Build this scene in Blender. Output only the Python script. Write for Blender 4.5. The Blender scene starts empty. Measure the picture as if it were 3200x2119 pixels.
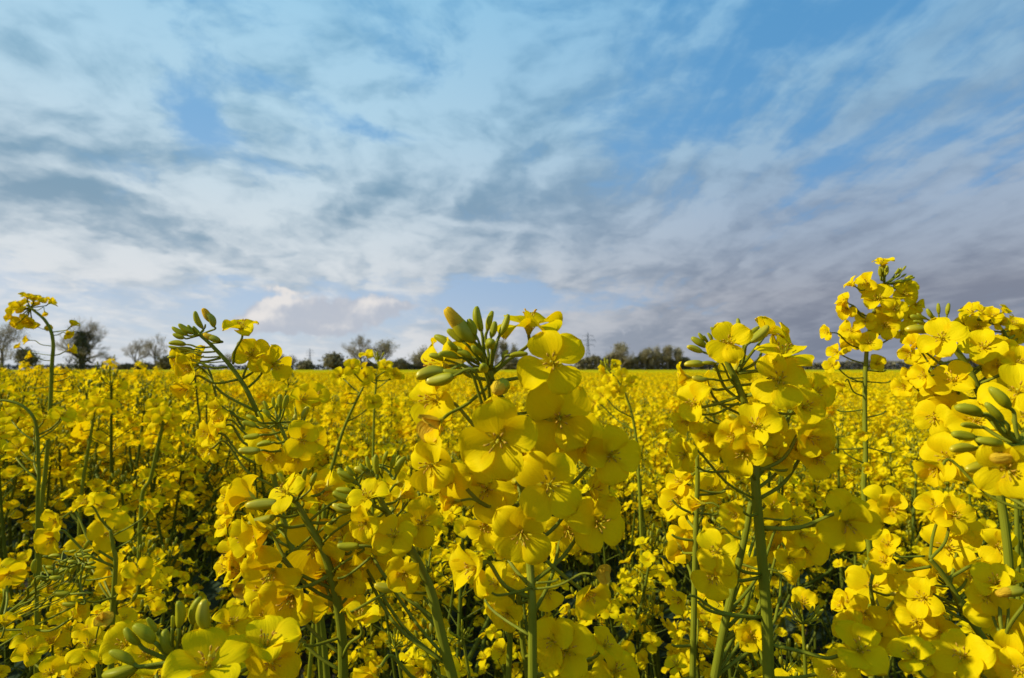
import bpy, math, random
import numpy as np
from mathutils import Vector, Matrix, Euler, noise as mnoise

random.seed(11)
SC = bpy.context.scene
COL = SC.collection
R = math.radians

# ------------------------------------------------------------------ camera
CAM_H = 1.25
F_SRC = 1746.0                      # focal length in pixels of the 3200 px wide photograph
TILT = math.atan((1154 - 1059.5) / F_SRC)
cam_d = bpy.data.cameras.new('camera')
cam = bpy.data.objects.new('camera', cam_d)
COL.objects.link(cam)
cam.location = (0, 0, CAM_H)
cam.rotation_euler = (math.pi / 2 + TILT, 0, 0)
cam_d.sensor_width = 36
cam_d.lens = 36 * F_SRC / 3200
cam_d.clip_start = 0.01
cam_d.clip_end = 5000
cam_d.dof.use_dof = True
cam_d.dof.focus_distance = 0.29
cam_d.dof.aperture_fstop = 17
SC.camera = cam
CAMP = Vector((0, 0, CAM_H))
FWD = Vector((0, math.cos(TILT), math.sin(TILT)))
UPV = Vector((0, -math.sin(TILT), math.cos(TILT)))
RGT = Vector((1, 0, 0))


def ray(X, Y):
    """direction (per unit depth) through pixel X,Y of the 3200x2119 photograph"""
    return RGT * ((X - 1600) / F_SRC) + UPV * ((1059.5 - Y) / F_SRC) + FWD


def P(X, Y, d):
    return CAMP + ray(X, Y) * d


# ------------------------------------------------------------------ helpers
def tag(o, label=None, cat=None, group=None, kind=None):
    if label: o['label'] = label
    if cat: o['category'] = cat
    if group: o['group'] = group
    if kind: o['kind'] = kind
    return o


def empty(name, loc, label, cat, group=None):
    o = bpy.data.objects.new(name, None)
    COL.objects.link(o)
    o.location = loc
    o.empty_display_size = 0.02
    return tag(o, label, cat, group)


def obj(name, mesh, parent=None, mw=None, link=True):
    o = bpy.data.objects.new(name, mesh)
    if link:
        COL.objects.link(o)
    if parent is not None:
        o.parent = parent
    if mw is not None:
        o.matrix_basis = mw
    return o


class MB:
    """collects vertices / faces / material slots / uv, builds ONE mesh"""
    def __init__(s):
        s.v = []; s.f = []; s.m = []; s.n = 0; s.uv = []; s.sm = []

    def add(s, v, f, m=0, uv=None, smooth=True):
        v = np.asarray(v, dtype=float).reshape(-1, 3)
        off = s.n
        s.v.append(v)
        s.f += [tuple(i + off for i in q) for q in f]
        if isinstance(m, (list, tuple)):
            s.m += list(m)
        else:
            s.m += [m] * len(f)
        s.sm += [smooth] * len(f)
        s.uv.append(np.zeros((len(v), 2)) if uv is None else np.asarray(uv, dtype=float))
        s.n += len(v)

    def put(s, tmpl, M):
        """tmpl = (v, f, mlist, uv); M = 4x4"""
        v, f, m, uv = tmpl
        A = np.array(M)
        s.add(v @ A[:3, :3].T + A[:3, 3], f, list(m), uv)

    def tmpl(s):
        return (np.concatenate(s.v), list(s.f), list(s.m), np.concatenate(s.uv))

    def mesh(s, name, mats):
        me = bpy.data.meshes.new(name)
        V = np.concatenate(s.v)
        me.from_pydata(V.tolist(), [], s.f)
        for m in mats:
            me.materials.append(m)
        me.polygons.foreach_set('material_index', s.m)
        me.polygons.foreach_set('use_smooth', s.sm)
        ul = me.uv_layers.new(name='UVMap')
        U = np.concatenate(s.uv)
        li = np.zeros(len(me.loops), dtype=np.int32)
        me.loops.foreach_get('vertex_index', li)
        ul.data.foreach_set('uv', U[li].astype(np.float32).ravel())
        me.update()
        return me


def frame(z, roll=0.0):
    """rotation matrix 3x3 whose Z axis is z"""
    z = Vector(z).normalized()
    a = Vector((0, 0, 1)) if abs(z.z) < 0.95 else Vector((0, 1, 0))
    x = a.cross(z).normalized()
    y = z.cross(x)
    M = Matrix((x, y, z)).transposed()
    return M @ Matrix.Rotation(roll, 3, 'Z')


def xf(loc, z, roll=0.0, s=1.0):
    return Matrix.Translation(loc) @ frame(z, roll).to_4x4() @ Matrix.Scale(s, 4)


def spline(pts, n):
    """Catmull-Rom through pts, n samples per span"""
    pts = [Vector(p) for p in pts]
    if len(pts) < 3:
        return [pts[0].lerp(pts[-1], i / n) for i in range(n + 1)]
    Q = [pts[0] * 2 - pts[1]] + pts + [pts[-1] * 2 - pts[-2]]
    out = []
    for i in range(1, len(Q) - 2):
        a, b, c, d = Q[i - 1], Q[i], Q[i + 1], Q[i + 2]
        for k in range(n):
            t = k / n
            out.append(0.5 * ((2 * b) + (c - a) * t + (2 * a - 5 * b + 4 * c - d) * t * t + (3 * b - a - 3 * c + d) * t ** 3))
    out.append(pts[-1].copy())
    return out


def tube(mb, pts, radii, sides=6, m=0, cap=True):
    pts = [Vector(p) for p in pts]
    n = len(pts)
    if not hasattr(radii, '__len__'):
        radii = [radii] * n
    V = []
    t0 = (pts[1] - pts[0]).normalized()
    a = Vector((1, 0, 0)) if abs(t0.x) < 0.8 else Vector((0, 1, 0))
    u = (a - t0 * a.dot(t0)).normalized()
    L = 0.0
    UV = []
    for i in range(n):
        t = (pts[min(i + 1, n - 1)] - pts[max(i - 1, 0)])
        t = t.normalized() if t.length > 1e-9 else t0
        u = u - t * u.dot(t)
        u = u.normalized() if u.length > 1e-6 else Vector((0, 1, 0))
        w = t.cross(u)
        if i: L += (pts[i] - pts[i - 1]).length
        for k in range(sides):
            an = 2 * math.pi * k / sides
            V.append(pts[i] + (u * math.cos(an) + w * math.sin(an)) * radii[i])
            UV.append((k / sides, L))
    F = []
    for i in range(n - 1):
        for k in range(sides):
            k2 = (k + 1) % sides
            F.append((i * sides + k, i * sides + k2, (i + 1) * sides + k2, (i + 1) * sides + k))
    if cap and sides > 3:
        F.append(tuple(range(sides))[::-1])
        F.append(tuple((n - 1) * sides + k for k in range(sides)))
    mb.add([tuple(p) for p in V], F, m, UV)


# ------------------------------------------------------------------ materials
def newmat(name):
    m = bpy.data.materials.new(name)
    m.use_nodes = True
    nt = m.node_tree
    nt.nodes.clear()
    out = nt.nodes.new('ShaderNodeOutputMaterial')
    return m, nt, out


def nd(nt, t, **kw):
    n = nt.nodes.new('ShaderNode' + t)
    for k, v in kw.items():
        if k in n.inputs.keys():
            n.inputs[k].default_value = v
        else:
            setattr(n, k, v)
    return n


def mixc(nt, fac, a, b, mode='MIX'):
    n = nt.nodes.new('ShaderNodeMix')
    n.data_type = 'RGBA'
    n.blend_type = mode
    for idx, val in ((0, fac), (6, a), (7, b)):
        if isinstance(val, bpy.types.NodeSocket):
            nt.links.new(val, n.inputs[idx])
        else:
            n.inputs[idx].default_value = val if idx == 0 or len(val) == 4 else (*val, 1)
    return n.outputs[2]


def ramp(nt, src, stops):
    n = nt.nodes.new('ShaderNodeValToRGB')
    el = n.color_ramp.elements
    while len(el) < len(stops):
        el.new(0.5)
    for e, (p, c) in zip(el, stops):
        e.position = p
        e.color = (*c, 1)
    nt.links.new(src, n.inputs[0])
    return n.outputs[0]


def mth(nt, op, a, b=None, clamp=False):
    n = nt.nodes.new('ShaderNodeMath')
    n.operation = op
    n.use_clamp = clamp
    for i, v in enumerate((a, b)):
        if v is None: continue
        if isinstance(v, bpy.types.NodeSocket):
            nt.links.new(v, n.inputs[i])
        else:
            n.inputs[i].default_value = v
    return n.outputs[0]


def leafy(name, colf, transl=0.4, gloss=0.06, rough=0.45, tcol=None, bump=None, gcol=(1, .95, .55)):
    """diffuse + translucent + a little gloss; colf(nt) returns a colour socket"""
    m, nt, out = newmat(name)
    L = nt.links
    c = colf(nt)
    d = nd(nt, 'BsdfDiffuse'); t = nd(nt, 'BsdfTranslucent'); g = nd(nt, 'BsdfGlossy', Roughness=rough)
    L.new(c, d.inputs['Color'])
    if tcol:
        L.new(mixc(nt, 1.0, c, tcol, 'MULTIPLY'), t.inputs['Color'])
    else:
        L.new(c, t.inputs['Color'])
    g.inputs['Color'].default_value = (*gcol, 1)
    mx = nd(nt, 'MixShader', Fac=transl)
    L.new(d.outputs[0], mx.inputs[1]); L.new(t.outputs[0], mx.inputs[2])
    m2 = nd(nt, 'MixShader', Fac=gloss)
    L.new(mx.outputs[0], m2.inputs[1]); L.new(g.outputs[0], m2.inputs[2])
    if bump:
        b = nd(nt, 'Bump', Strength=bump[1], Distance=bump[2])
        L.new(bump[0](nt), b.inputs['Height'])
        for s in (d, t, g):
            L.new(b.outputs[0], s.inputs['Normal'])
    L.new(m2.outputs[0], out.inputs[0])
    return m


def uvnode(nt, sx, sy):
    u = nd(nt, 'UVMap'); u.uv_map = 'UVMap'
    mp = nd(nt, 'Mapping')
    mp.inputs['Scale'].default_value = (sx, sy, 1)
    nt.links.new(u.outputs[0], mp.inputs[0])
    return mp.outputs[0]


def noise(nt, vec, scale, detail=3, rough=0.55, dist=0.0):
    n = nd(nt, 'TexNoise', Scale=scale, Detail=detail, Roughness=rough, Distortion=dist)
    if vec is not None:
        nt.links.new(vec, n.inputs['Vector'])
    return n.outputs['Fac']


def petal_veins(nt):
    return noise(nt, uvnode(nt, 9, 1.1), 1.6, 2, 0.6, 0.3)


def petal_col(base, pale, deep):
    def f(nt):
        oi = nd(nt, 'ObjectInfo')
        c = mixc(nt, oi.outputs['Random'], base, pale)
        v = petal_veins(nt)
        c = mixc(nt, mth(nt, 'MULTIPLY', v, 0.42), c, deep)
        u = nd(nt, 'UVMap'); u.uv_map = 'UVMap'
        sp = nd(nt, 'SeparateXYZ')
        nt.links.new(u.outputs[0], sp.inputs[0])
        k = ramp(nt, sp.outputs['Y'], [(0.0, (1, 1, 1)), (0.32, (0, 0, 0))])
        return mixc(nt, mth(nt, 'MULTIPLY', k, 0.45), c, (0.80, 0.58, 0.006))
    return f


PETAL = leafy('petal_yellow', petal_col((0.92, 0.66, 0.003), (0.94, 0.715, 0.004), (0.84, 0.565, 0.002)), 0.44, 0.012, 0.5, gcol=(1, .8, .08), tcol=(1, 0.90, 0.6),
              bump=(petal_veins, 0.35, 0.0008))
PETAL_O = leafy('petal_wilted', petal_col((0.84, 0.50, 0.02), (0.86, 0.60, 0.03), (0.74, 0.36, 0.02)), 0.35, 0.02, 0.5, gcol=(1, .8, .2),
                bump=(petal_veins, 0.6, 0.0015))


def field_petal(nt):
    oi = nd(nt, 'ObjectInfo')
    return mixc(nt, oi.outputs['Random'], (0.91, 0.655, 0.003), (0.94, 0.73, 0.004))


PETAL_F = leafy('petal_field', field_petal, 0.48, 0.01, 0.5, gcol=(1, .8, .08), tcol=(1, 0.90, 0.6))


def green(c1, c2, sc=40.0):
    def f(nt):
        tc = nd(nt, 'TexCoord')
        n = noise(nt, tc.outputs['Object'], sc, 3)
        oi = nd(nt, 'ObjectInfo')
        c = mixc(nt, n, c1, c2)
        return mixc(nt, mth(nt, 'MULTIPLY', oi.outputs['Random'], 0.35), c, (c1[0] * 0.7, c1[1] * 0.75, c1[2] * 0.8))
    return f


def stem_bump(nt):
    return noise(nt, uvnode(nt, 14, 30), 1.0, 3)


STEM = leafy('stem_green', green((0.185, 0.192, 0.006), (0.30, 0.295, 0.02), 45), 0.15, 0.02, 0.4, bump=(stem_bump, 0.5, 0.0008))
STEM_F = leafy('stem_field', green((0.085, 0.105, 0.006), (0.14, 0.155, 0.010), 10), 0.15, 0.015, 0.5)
SEPAL = leafy('sepal', green((0.62, 0.50, 0.01), (0.72, 0.56, 0.012), 80), 0.35, 0.03, 0.5)


def bud_col(tip):
    def f(nt):
        u = nd(nt, 'UVMap'); u.uv_map = 'UVMap'
        sp = nd(nt, 'SeparateXYZ')
        nt.links.new(u.outputs[0], sp.inputs[0])
        oi = nd(nt, 'ObjectInfo')
        g = mixc(nt, oi.outputs['Random'], (0.45, 0.385, 0.004), (0.60, 0.51, 0.008))
        c = ramp(nt, sp.outputs['Y'], [(0.0, (0, 0, 0)), (0.55, (0.0, 0.0, 0.0)), (1.0, (1, 1, 1))])
        # seams between the sepals
        s = mth(nt, 'ABSOLUTE', mth(nt, 'SINE', mth(nt, 'MULTIPLY', sp.outputs['X'], 4 * math.pi)))
        g2 = mixc(nt, mth(nt, 'MULTIPLY', mth(nt, 'SUBTRACT', 1.0, mth(nt, 'POWER', s, 0.35)), 0.8), g, (0.56, 0.53, 0.03))
        g3 = mixc(nt, noise(nt, uvnode(nt, 30, 4), 1.0, 2), g2, mixc(nt, 0.5, g2, (0.20, 0.195, 0.004)))
        return mixc(nt, mth(nt, 'MULTIPLY', c, 0.75), g3, tip)
    return f


BUD = leafy('bud_green', bud_col((0.40, 0.38, 0.02)), 0.34, 0.018, 0.45)
BUD_Y = leafy('bud_yellowing', bud_col((0.72, 0.52, 0.01)), 0.28, 0.05, 0.4)
BUD_F = leafy('bud_field', green((0.24, 0.22, 0.005), (0.36, 0.31, 0.008), 30), 0.2, 0.03, 0.4)
ANTH = leafy('anther', green((0.74, 0.42, 0.03), (0.62, 0.32, 0.03), 200), 0.25, 0.02, 0.5)
FILA = leafy('filament', green((0.85, 0.68, 0.02), (0.8, 0.68, 0.03), 100), 0.5, 0.03, 0.5)
LEAF = leafy('leaf_glaucous', green((0.030, 0.050, 0.024), (0.055, 0.082, 0.042), 18), 0.3, 0.012, 0.4)


def plainmat(name, colf, rough=0.8, spec=0.2):
    m, nt, out = newmat(name)
    b = nd(nt, 'BsdfPrincipled', Roughness=rough)
    b.inputs['Specular IOR Level'].default_value = spec
    nt.links.new(colf(nt), b.inputs['Base Color'])
    nt.links.new(b.outputs[0], out.inputs[0])
    return m


def ncol(c1, c2, sc, coord='Object'):
    def f(nt):
        tc = nd(nt, 'TexCoord')
        return mixc(nt, noise(nt, tc.outputs[coord], sc, 4), c1, c2)
    return f


SOIL = plainmat('soil', ncol((0.045, 0.035, 0.022), (0.08, 0.065, 0.04), 8), 0.95, 0.1)
BARK = plainmat('bark', ncol((0.13, 0.105, 0.08), (0.20, 0.17, 0.13), 2), 0.9, 0.1)
TWIG = plainmat('twig', ncol((0.30, 0.245, 0.18), (0.40, 0.33, 0.24), 2), 0.9, 0.1)
IVY = leafy('ivy', ncol((0.035, 0.04, 0.02), (0.065, 0.068, 0.03), 1.5), 0.2, 0.03)
SPRING = leafy('spring_leaf', ncol((0.23, 0.19, 0.10), (0.34, 0.28, 0.16), 0.8), 0.35, 0.02)
HEDGE = leafy('hedge_leaf', ncol((0.15, 0.125, 0.065), (0.26, 0.215, 0.115), 0.35), 0.25, 0.02)
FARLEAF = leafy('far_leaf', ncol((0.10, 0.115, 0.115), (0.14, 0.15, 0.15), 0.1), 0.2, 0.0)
STEEL = plainmat('galvanised_steel', ncol((0.20, 0.215, 0.24), (0.26, 0.275, 0.30), 0.5), 0.6, 0.3)
# ------------------------------------------------------------------ flower pieces
def petal_tmpl(seed, nu=8, nv=10, m=0):
    """petal from the claw at the origin along +Y, face towards +Z, length 1"""
    rg = random.Random(seed)
    cup = rg.uniform(-0.10, 0.30); refl = rg.uniform(-0.10, 0.55); rip = rg.uniform(0.015, 0.075); foldm = rg.uniform(-.02, .16)
    ph = rg.uniform(0, 6.28); wid = rg.uniform(0.42, 0.50); twist = rg.uniform(-0.25, 0.25); asym = rg.uniform(-0.05, 0.05)
    notch = rg.uniform(0.0, 0.09)
    V = []; UV = []
    for j in range(nv + 1):
        t = j / nv
        y0 = 0.06 + 0.94 * (1 - (1 - t) ** 1.25)
        # half width along the length: claw then broad rounded blade
        w = wid * (1 / (1 + math.exp(-(y0 - 0.24) * 13))) + 0.05
        if y0 > 0.62:
            q = (y0 - 0.62) / 0.38
            w *= math.sqrt(max(0.0, 1 - q ** 2.3)) * 0.985 + 0.015
        for i in range(nu + 1):
            u = -1 + 2 * i / nu
            x = u * w
            y = y0 + 0.05 * (1 - u * u) * t * 0.4 - notch * math.exp(-(u * 4) ** 2) * t ** 6
            z = cup * (x / wid) ** 2 * 0.8 + 0.10 * math.sin(t * math.pi) * (1 if cup > 0 else 0.4) - refl * max(0, t - 0.45) ** 2 * 1.6
            z += rip * math.sin(u * 5 + ph + t * 3) * t * t * (0.4 + abs(u)) + twist * x * t * 0.6
            z -= 0.03 * math.exp(-(u * 5) ** 2) * (1 - t)
            z += foldm * abs(x) * (1 - .5 * t) + .03 * mnoise.noise(Vector((x * 4 + seed, y * 4, 1.7))) * t
            y -= .07 * t ** 4 * mnoise.noise(Vector((u * 2.4, seed * 3.1, 0.5)))
            V.append((x + asym * t * t, y, z)); UV.append((u * 0.5 + 0.5, t))
    F = []
    for j in range(nv):
        for i in range(nu):
            a = j * (nu + 1) + i
            F.append((a, a + 1, a + nu + 2, a + nu + 1))
    return (np.array(V), F, [m] * len(F), np.array(UV))


def tm_mesh(name, t, mats):
    mb = MB(); mb.put(t, Matrix.Identity(4))
    return mb.mesh(name, mats)


NPET = 14
PET_T = [petal_tmpl(100 + i) for i in range(NPET)]
PET_ME = [tm_mesh('petal', t, [PETAL]) for t in PET_T]
PETO_ME = [tm_mesh('petal', petal_tmpl(200 + i), [PETAL_O]) for i in range(3)]
PET_MID = [petal_tmpl(300 + i, 4, 5) for i in range(6)]
PET_LO = [petal_tmpl(400 + i, 2, 3) for i in range(6)]


def stamen_tmpl(seed, hi=True):
    rg = random.Random(seed)
    mb = MB()
    sd = 5 if hi else 3
    tube(mb, [(0, 0, -0.05), (0, 0, 0.25), (0.01, 0, 0.46)], [0.045, 0.042, 0.03], sd + 1, 0)
    tube(mb, [(0.01, 0, 0.45), (0.01, 0, 0.52)], [0.055, 0.05], sd + 1, 0)
    for k in range(6):
        a = k * math.pi / 3 + rg.uniform(-0.25, 0.25)
        h = rg.uniform(0.40, 0.58) if k % 3 else rg.uniform(0.28, 0.36)
        sp = rg.uniform(0.10, 0.26)
        c, s = math.cos(a), math.sin(a)
        p = [(c * 0.05, s * 0.05, 0.0), (c * sp * 0.7, s * sp * 0.7, h * 0.55), (c * sp, s * sp, h)]
        tube(mb, p, [0.022, 0.018, 0.014], sd, 0)
        b = rg.uniform(0.03, 0.10)
        q = [(c * sp, s * sp, h - 0.04), (c * (sp + b * 0.2), s * (sp + b * 0.2), h + 0.05), (c * (sp + b), s * (sp + b), h + 0.11), (c * (sp + 2 * b), s * (sp + 2 * b), h + 0.10)]
        tube(mb, q, [0.022, 0.036, 0.034, 0.015], sd, 1)
    return mb.tmpl()


STA_T = [stamen_tmpl(i) for i in range(4)]
STA_ME = [tm_mesh('stamens', t, [FILA, ANTH, SEPAL]) for t in STA_T]


def sepals(mb, M, m, closed=0.0, sides=4):
    """four narrow sepals and the receptacle, flower axis +Z, origin at the petal base"""
    for k in range(4):
        a = k * math.pi / 2 + math.pi / 4
        tilt = 0.55 - 0.35 * closed
        V = []; UV = []
        for j in range(5):
            t = j / 4
            r = 0.07 + t * 0.40 * math.sin(tilt + 0.3 * t)
            z = -0.16 + t * 0.42 * math.cos(tilt)
            w = 0.075 * math.sin(math.pi * min(1, 0.25 + 0.75 * t)) + 0.012
            for u in (-1, 0, 1):
                V.append((r - 0.03 * abs(u), u * w, z)); UV.append((u, t))
        F = []
        for j in range(4):
            for i in range(2):
                b = j * 3 + i
                F.append((b, b + 1, b + 4, b + 3))
        T = Matrix.Rotation(a, 4, 'Z')
        mb.put((np.array(V), F, [m] * len(F), np.array(UV)), M @ T)
    t2 = MB()
    tube(t2, [(0, 0, -0.24), (0, 0, -0.16), (0, 0, -0.04), (0, 0, 0.05)], [0.04, 0.085, 0.085, 0.05], 6, m)
    mb.put(t2.tmpl(), M)


def bud_tmpl(seed, sides=16, rings=11, m=0, fat=0.34):
    """bud from its base at the origin along +Z, length 1"""
    rg = random.Random(seed)
    V = []; UV = []
    bend = rg.uniform(-0.10, 0.10)
    for j in range(rings + 1):
        t = j / rings
        r = fat * (math.sin(math.pi * (0.05 + 0.85 * t ** 0.95))) ** 0.55 * (1.0 - 0.10 * t)
        if j == 0: r = 0.07
        if j == rings: r *= .72
        for k in range(sides + 1):
            a = 2 * math.pi * k / sides
            rr = r * (1 - 0.13 * (1 - abs(math.sin(2 * a))) ** 3 * (1 if sides > 8 else 0) + 0.03 * math.sin(2 * a + seed) + 0.03 * math.sin(a + 5 * t + seed))
            V.append((rr * math.cos(a) + bend * math.sin(t * math.pi), rr * math.sin(a), t)); UV.append((k / sides, t))
    F = []
    for j in range(rings):
        for k in range(sides):
            a = j * (sides + 1) + k
            F.append((a, a + 1, a + sides + 2, a + sides + 1))
    F.append(tuple(rings * (sides + 1) + k for k in range(sides)))
    F.append(tuple(range(sides))[::-1])
    return (np.array(V), F, [m] * len(F), np.array(UV))


BUD_ME = [tm_mesh('bud', bud_tmpl(i, fat=0.175 + 0.018 * (i % 4)), [BUD]) for i in range(5)]
BUDY_ME = [tm_mesh('bud', bud_tmpl(20 + i, fat=0.20 + 0.015 * i), [BUD_Y]) for i in range(3)]


def opening_bud(seed):
    """bud whose crumpled orange yellow petals push out of the tip"""
    mb = MB()
    mb.put(bud_tmpl(seed, fat=0.2), Matrix.Translation((0, 0, 0)) @ Matrix.Diagonal((1, 1, 0.80, 1)))
    v, f, m, uv = bud_tmpl(seed + 1, 16, 11, 1, 0.19)
    v = v.copy()
    for i in range(len(v)):
        a = math.atan2(v[i, 1], v[i, 0]); k = v[i, 2]
        g = 1 + 0.14 * math.sin(2 * a + 5 * k + seed) * k
        v[i, 0] *= g; v[i, 1] *= g * 0.92
    mb.put((v, f, m, uv), Matrix.Translation((0.015, 0.0, 0.28)) @ Matrix.Diagonal((1.0, 1.0, 0.76, 1)))
    return mb.mesh('bud', [BUD_Y, PETAL_O])


BUDO_ME = [opening_bud(40 + 3 * i) for i in range(2)]

# ------------------------------------------------------------------ heroes: the plants close to the camera
NUNIQ = [0]


class Hero:
    """one rapeseed plant; crop = (x0, y0, scale) of the photo crop its coordinates were read in"""
    def __init__(s, label, crop, depth, pts, w0, w1, seed, group=None):
        s.k = 1.0; s.c = crop; s.d = depth; s.rg = random.Random(seed)
        P3 = []
        for p in pts:
            c = p[3] if len(p) > 3 and p[3] else crop
            dd = depth + (p[2] if len(p) > 2 and p[2] else 0)
            P3.append(P(c[0] + p[0] * c[2], c[1] + p[1] * c[2], dd))
        last = P3[-1]
        k = (P3[-1] - P3[-2]).normalized()
        base = Vector((last.x + k.x * 0.25 / max(0.3, -k.z) * 0.5, last.y + 0.05, 0.0))
        s.top = P3
        s.path = spline(P3, 8)
        mid = last.lerp(base, 0.5) + Vector((k.x * 0.06, 0, 0))
        low = spline([P3[-2], last, mid, base], 6)[6:]
        s.root = empty('rapeseed_plant', base, label, 'rapeseed plant', group)
        s.off = base
        full = s.path + low[1:]
        n = len(s.path)
        r0 = w0 * crop[2] * depth / F_SRC / 2; r1 = w1 * crop[2] * depth / F_SRC / 2
        rad = [r0 + (r1 - r0) * (i / (n - 1)) ** 0.8 for i in range(n)] + [r1 * (1 + 0.25 * i / len(low)) for i in range(1, len(low))]
        mb = MB()
        tube(mb, [p - base for p in full], rad, 10, 0)
        s.mb = mb
        s.rad = rad[:n]

    def at(s, x, y, dz=0.0, crop=None):
        c = crop or s.c
        return P(c[0] + x * c[2], c[1] + y * c[2], s.d + dz)

    def mpp(s):
        return s.c[2] * s.d / F_SRC

    def dirv(s, p, n):
        v = (CAMP - p).normalized()
        r = v.cross(Vector((0, 0, 1))).normalized() * -1
        u = r.cross(v) * -1
        if u.z < 0: u = -u
        return (r * n[0] + u * n[1] + v * n[2]).normalized()

    def attach(s, b, along=0.7, node=None):
        """a point of the stem from which a stalk rises to b"""
        if node is not None:
            return s.at(*node)
        best = None
        for i, q in enumerate(s.path):
            h = math.hypot(q.x - b.x, q.y - b.y)
            e = abs((b.z - q.z) - along * h) + 0.15 * h
            if best is None or e < best[0]: best = (e, i)
        return s.path[best[1]]

    def stalk(s, a, b, end_dir, r, r2=None):
        L = (b - a).length
        m = a.lerp(b, 0.5) + Vector((s.rg.uniform(-.05, .05) * L, s.rg.uniform(-.05, .05) * L, -0.06 * L))
        c = b - end_dir * L * 0.18
        pts = spline([a, m, c, b], 4)
        return pts, [(r2 or r * 1.15) + (r - (r2 or r * 1.15)) * i / (len(pts) - 1) for i in range(len(pts))]

    def flower(s, x, y, diam, n=(0, 0.1, 1), dz=0.0, op=0.12, roll=None, crop=None, node=None, kind=PET_ME, along=0.7, sr=None, stal=True):
        rg = s.rg
        c = s.at(x, y, dz, crop)
        z = s.dirv(c, n)
        Rr = diam * s.k / 2 * (crop or s.c)[2] * (s.d + dz) / F_SRC
        base = c - z * Rr * 0.10
        M = xf(base - s.off, z, roll if roll is not None else rg.uniform(0, 6.28), Rr * 1.03)
        mb = MB()
        sepals(mb, M, 0, closed=min(1, op * 1.4))
        foot = base - z * Rr * 0.22
        if stal:
            a = s.attach(foot, along, node)
            pts, rr = s.stalk(a, foot, z, sr or min(0.00075, Rr * 0.07))
            tube(mb, [p - s.off for p in pts], rr, 6, 1)
        fl = obj('flower', mb.mesh('flower', [SEPAL, STEM]), s.root)
        ang = rg.choice((0, 0.0)) + rg.uniform(-0.1, 0.1)
        for k in range(4):
            # petals pair up: an X rather than an even cross
            a = ang + k * math.pi / 2 + (0.14 if k % 2 else -0.14) + rg.uniform(-0.10, 0.10)
            e = op * 1.45 + rg.uniform(-0.22, 0.24)
            T = M @ Matrix.Rotation(a, 4, 'Z') @ Matrix.Rotation(e, 4, 'X') @ Matrix.Rotation(rg.uniform(-0.32, 0.32), 4, 'Y') @ Matrix.Scale(rg.uniform(0.92, 1.06), 4)
            obj('petal', rg.choice(kind), fl, T)
        obj('stamens', rg.choice(STA_ME), fl, M @ Matrix.Translation((0, 0, 0.02)) @ Matrix.Rotation(rg.uniform(0, 6), 4, 'Z') @ Matrix.Scale(0.74 if op < 0.6 else 0.5, 4))
        return fl

    def bud(s, tip, base, kind='g', dz=0.0, node=None, crop=None, tz=0.0, along=0.9, sr=None):
        rg = s.rg
        a = s.at(base[0], base[1], dz, crop); b = s.at(tip[0], tip[1], dz + tz, crop)
        L = (b - a).length
        z = (b - a).normalized()
        me = rg.choice({'g': BUD_ME, 'y': BUDY_ME, 'o': BUDO_ME}[kind])
        o = obj('bud', me, s.root, xf(a - s.off, z, rg.uniform(0, 6.28), L))
        if kind != 'g': o['label'] = 'yellowing bud about to open'
        mb = MB()
        st = s.attach(a, along, node)
        pts, rr = s.stalk(st, a + z * L * 0.02, z, sr or min(0.0006, L * 0.07))
        tube(mb, [p - s.off for p in pts], rr, 6, 0)
        k = obj('bud_stalk', mb.mesh('bud_stalk', [STEM]), o)
        k.matrix_parent_inverse = o.matrix_basis.inverted()
        return o

    def twig(s, x0, y0, x1, y1, w=6, dz0=0, dz1=0, crop=None):
        """bare stalk: young seed pod"""
        a = s.at(x0, y0, dz0, crop); b = s.at(x1, y1, dz1, crop)
        z = (b - a).normalized()
        pts, rr = s.stalk(a, b, (z + Vector((0, 0, .4))).normalized(), w * s.mpp() / 2)
        mb = MB()
        tube(mb, [p - s.off for p in pts], rr, 6, 0)
        obj('seed_pod', mb.mesh('seed_pod', [STEM]), s.root)

    def fill(s, n, y0, y1, diam, spread, crop=None, opmax=0.4, back=True, x=None):
        """further open flowers round the stem between two heights (crop pixels)"""
        rg = s.rg
        c = crop or s.c
        ylo, yhi = s.at(0, y1, 0, crop).z, s.at(0, y0, 0, crop).z
        cand = [p for p in s.path if ylo - 0.01 <= p.z <= yhi + 0.01] or s.path
        for i in range(n):
            q = rg.choice(cand)
            a = rg.uniform(0, 2 * math.pi)
            if back and rg.random() < 0.6: a = rg.uniform(0.1, math.pi - 0.1)
            r = spread * s.mpp() * rg.uniform(0.5, 1.15)
            ctr = q + Vector((math.cos(a) * r, math.sin(a) * r, rg.uniform(-0.1, 0.35) * r))
            out = Vector((math.cos(a), math.sin(a), rg.uniform(-0.25, 0.7))).normalized()
            s.flower3(ctr, out, diam * s.mpp() / 2 * rg.uniform(0.78, 1.08), rg.uniform(0.05, opmax) if rg.random() < .75 else rg.uniform(.45, .8), q)

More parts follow.
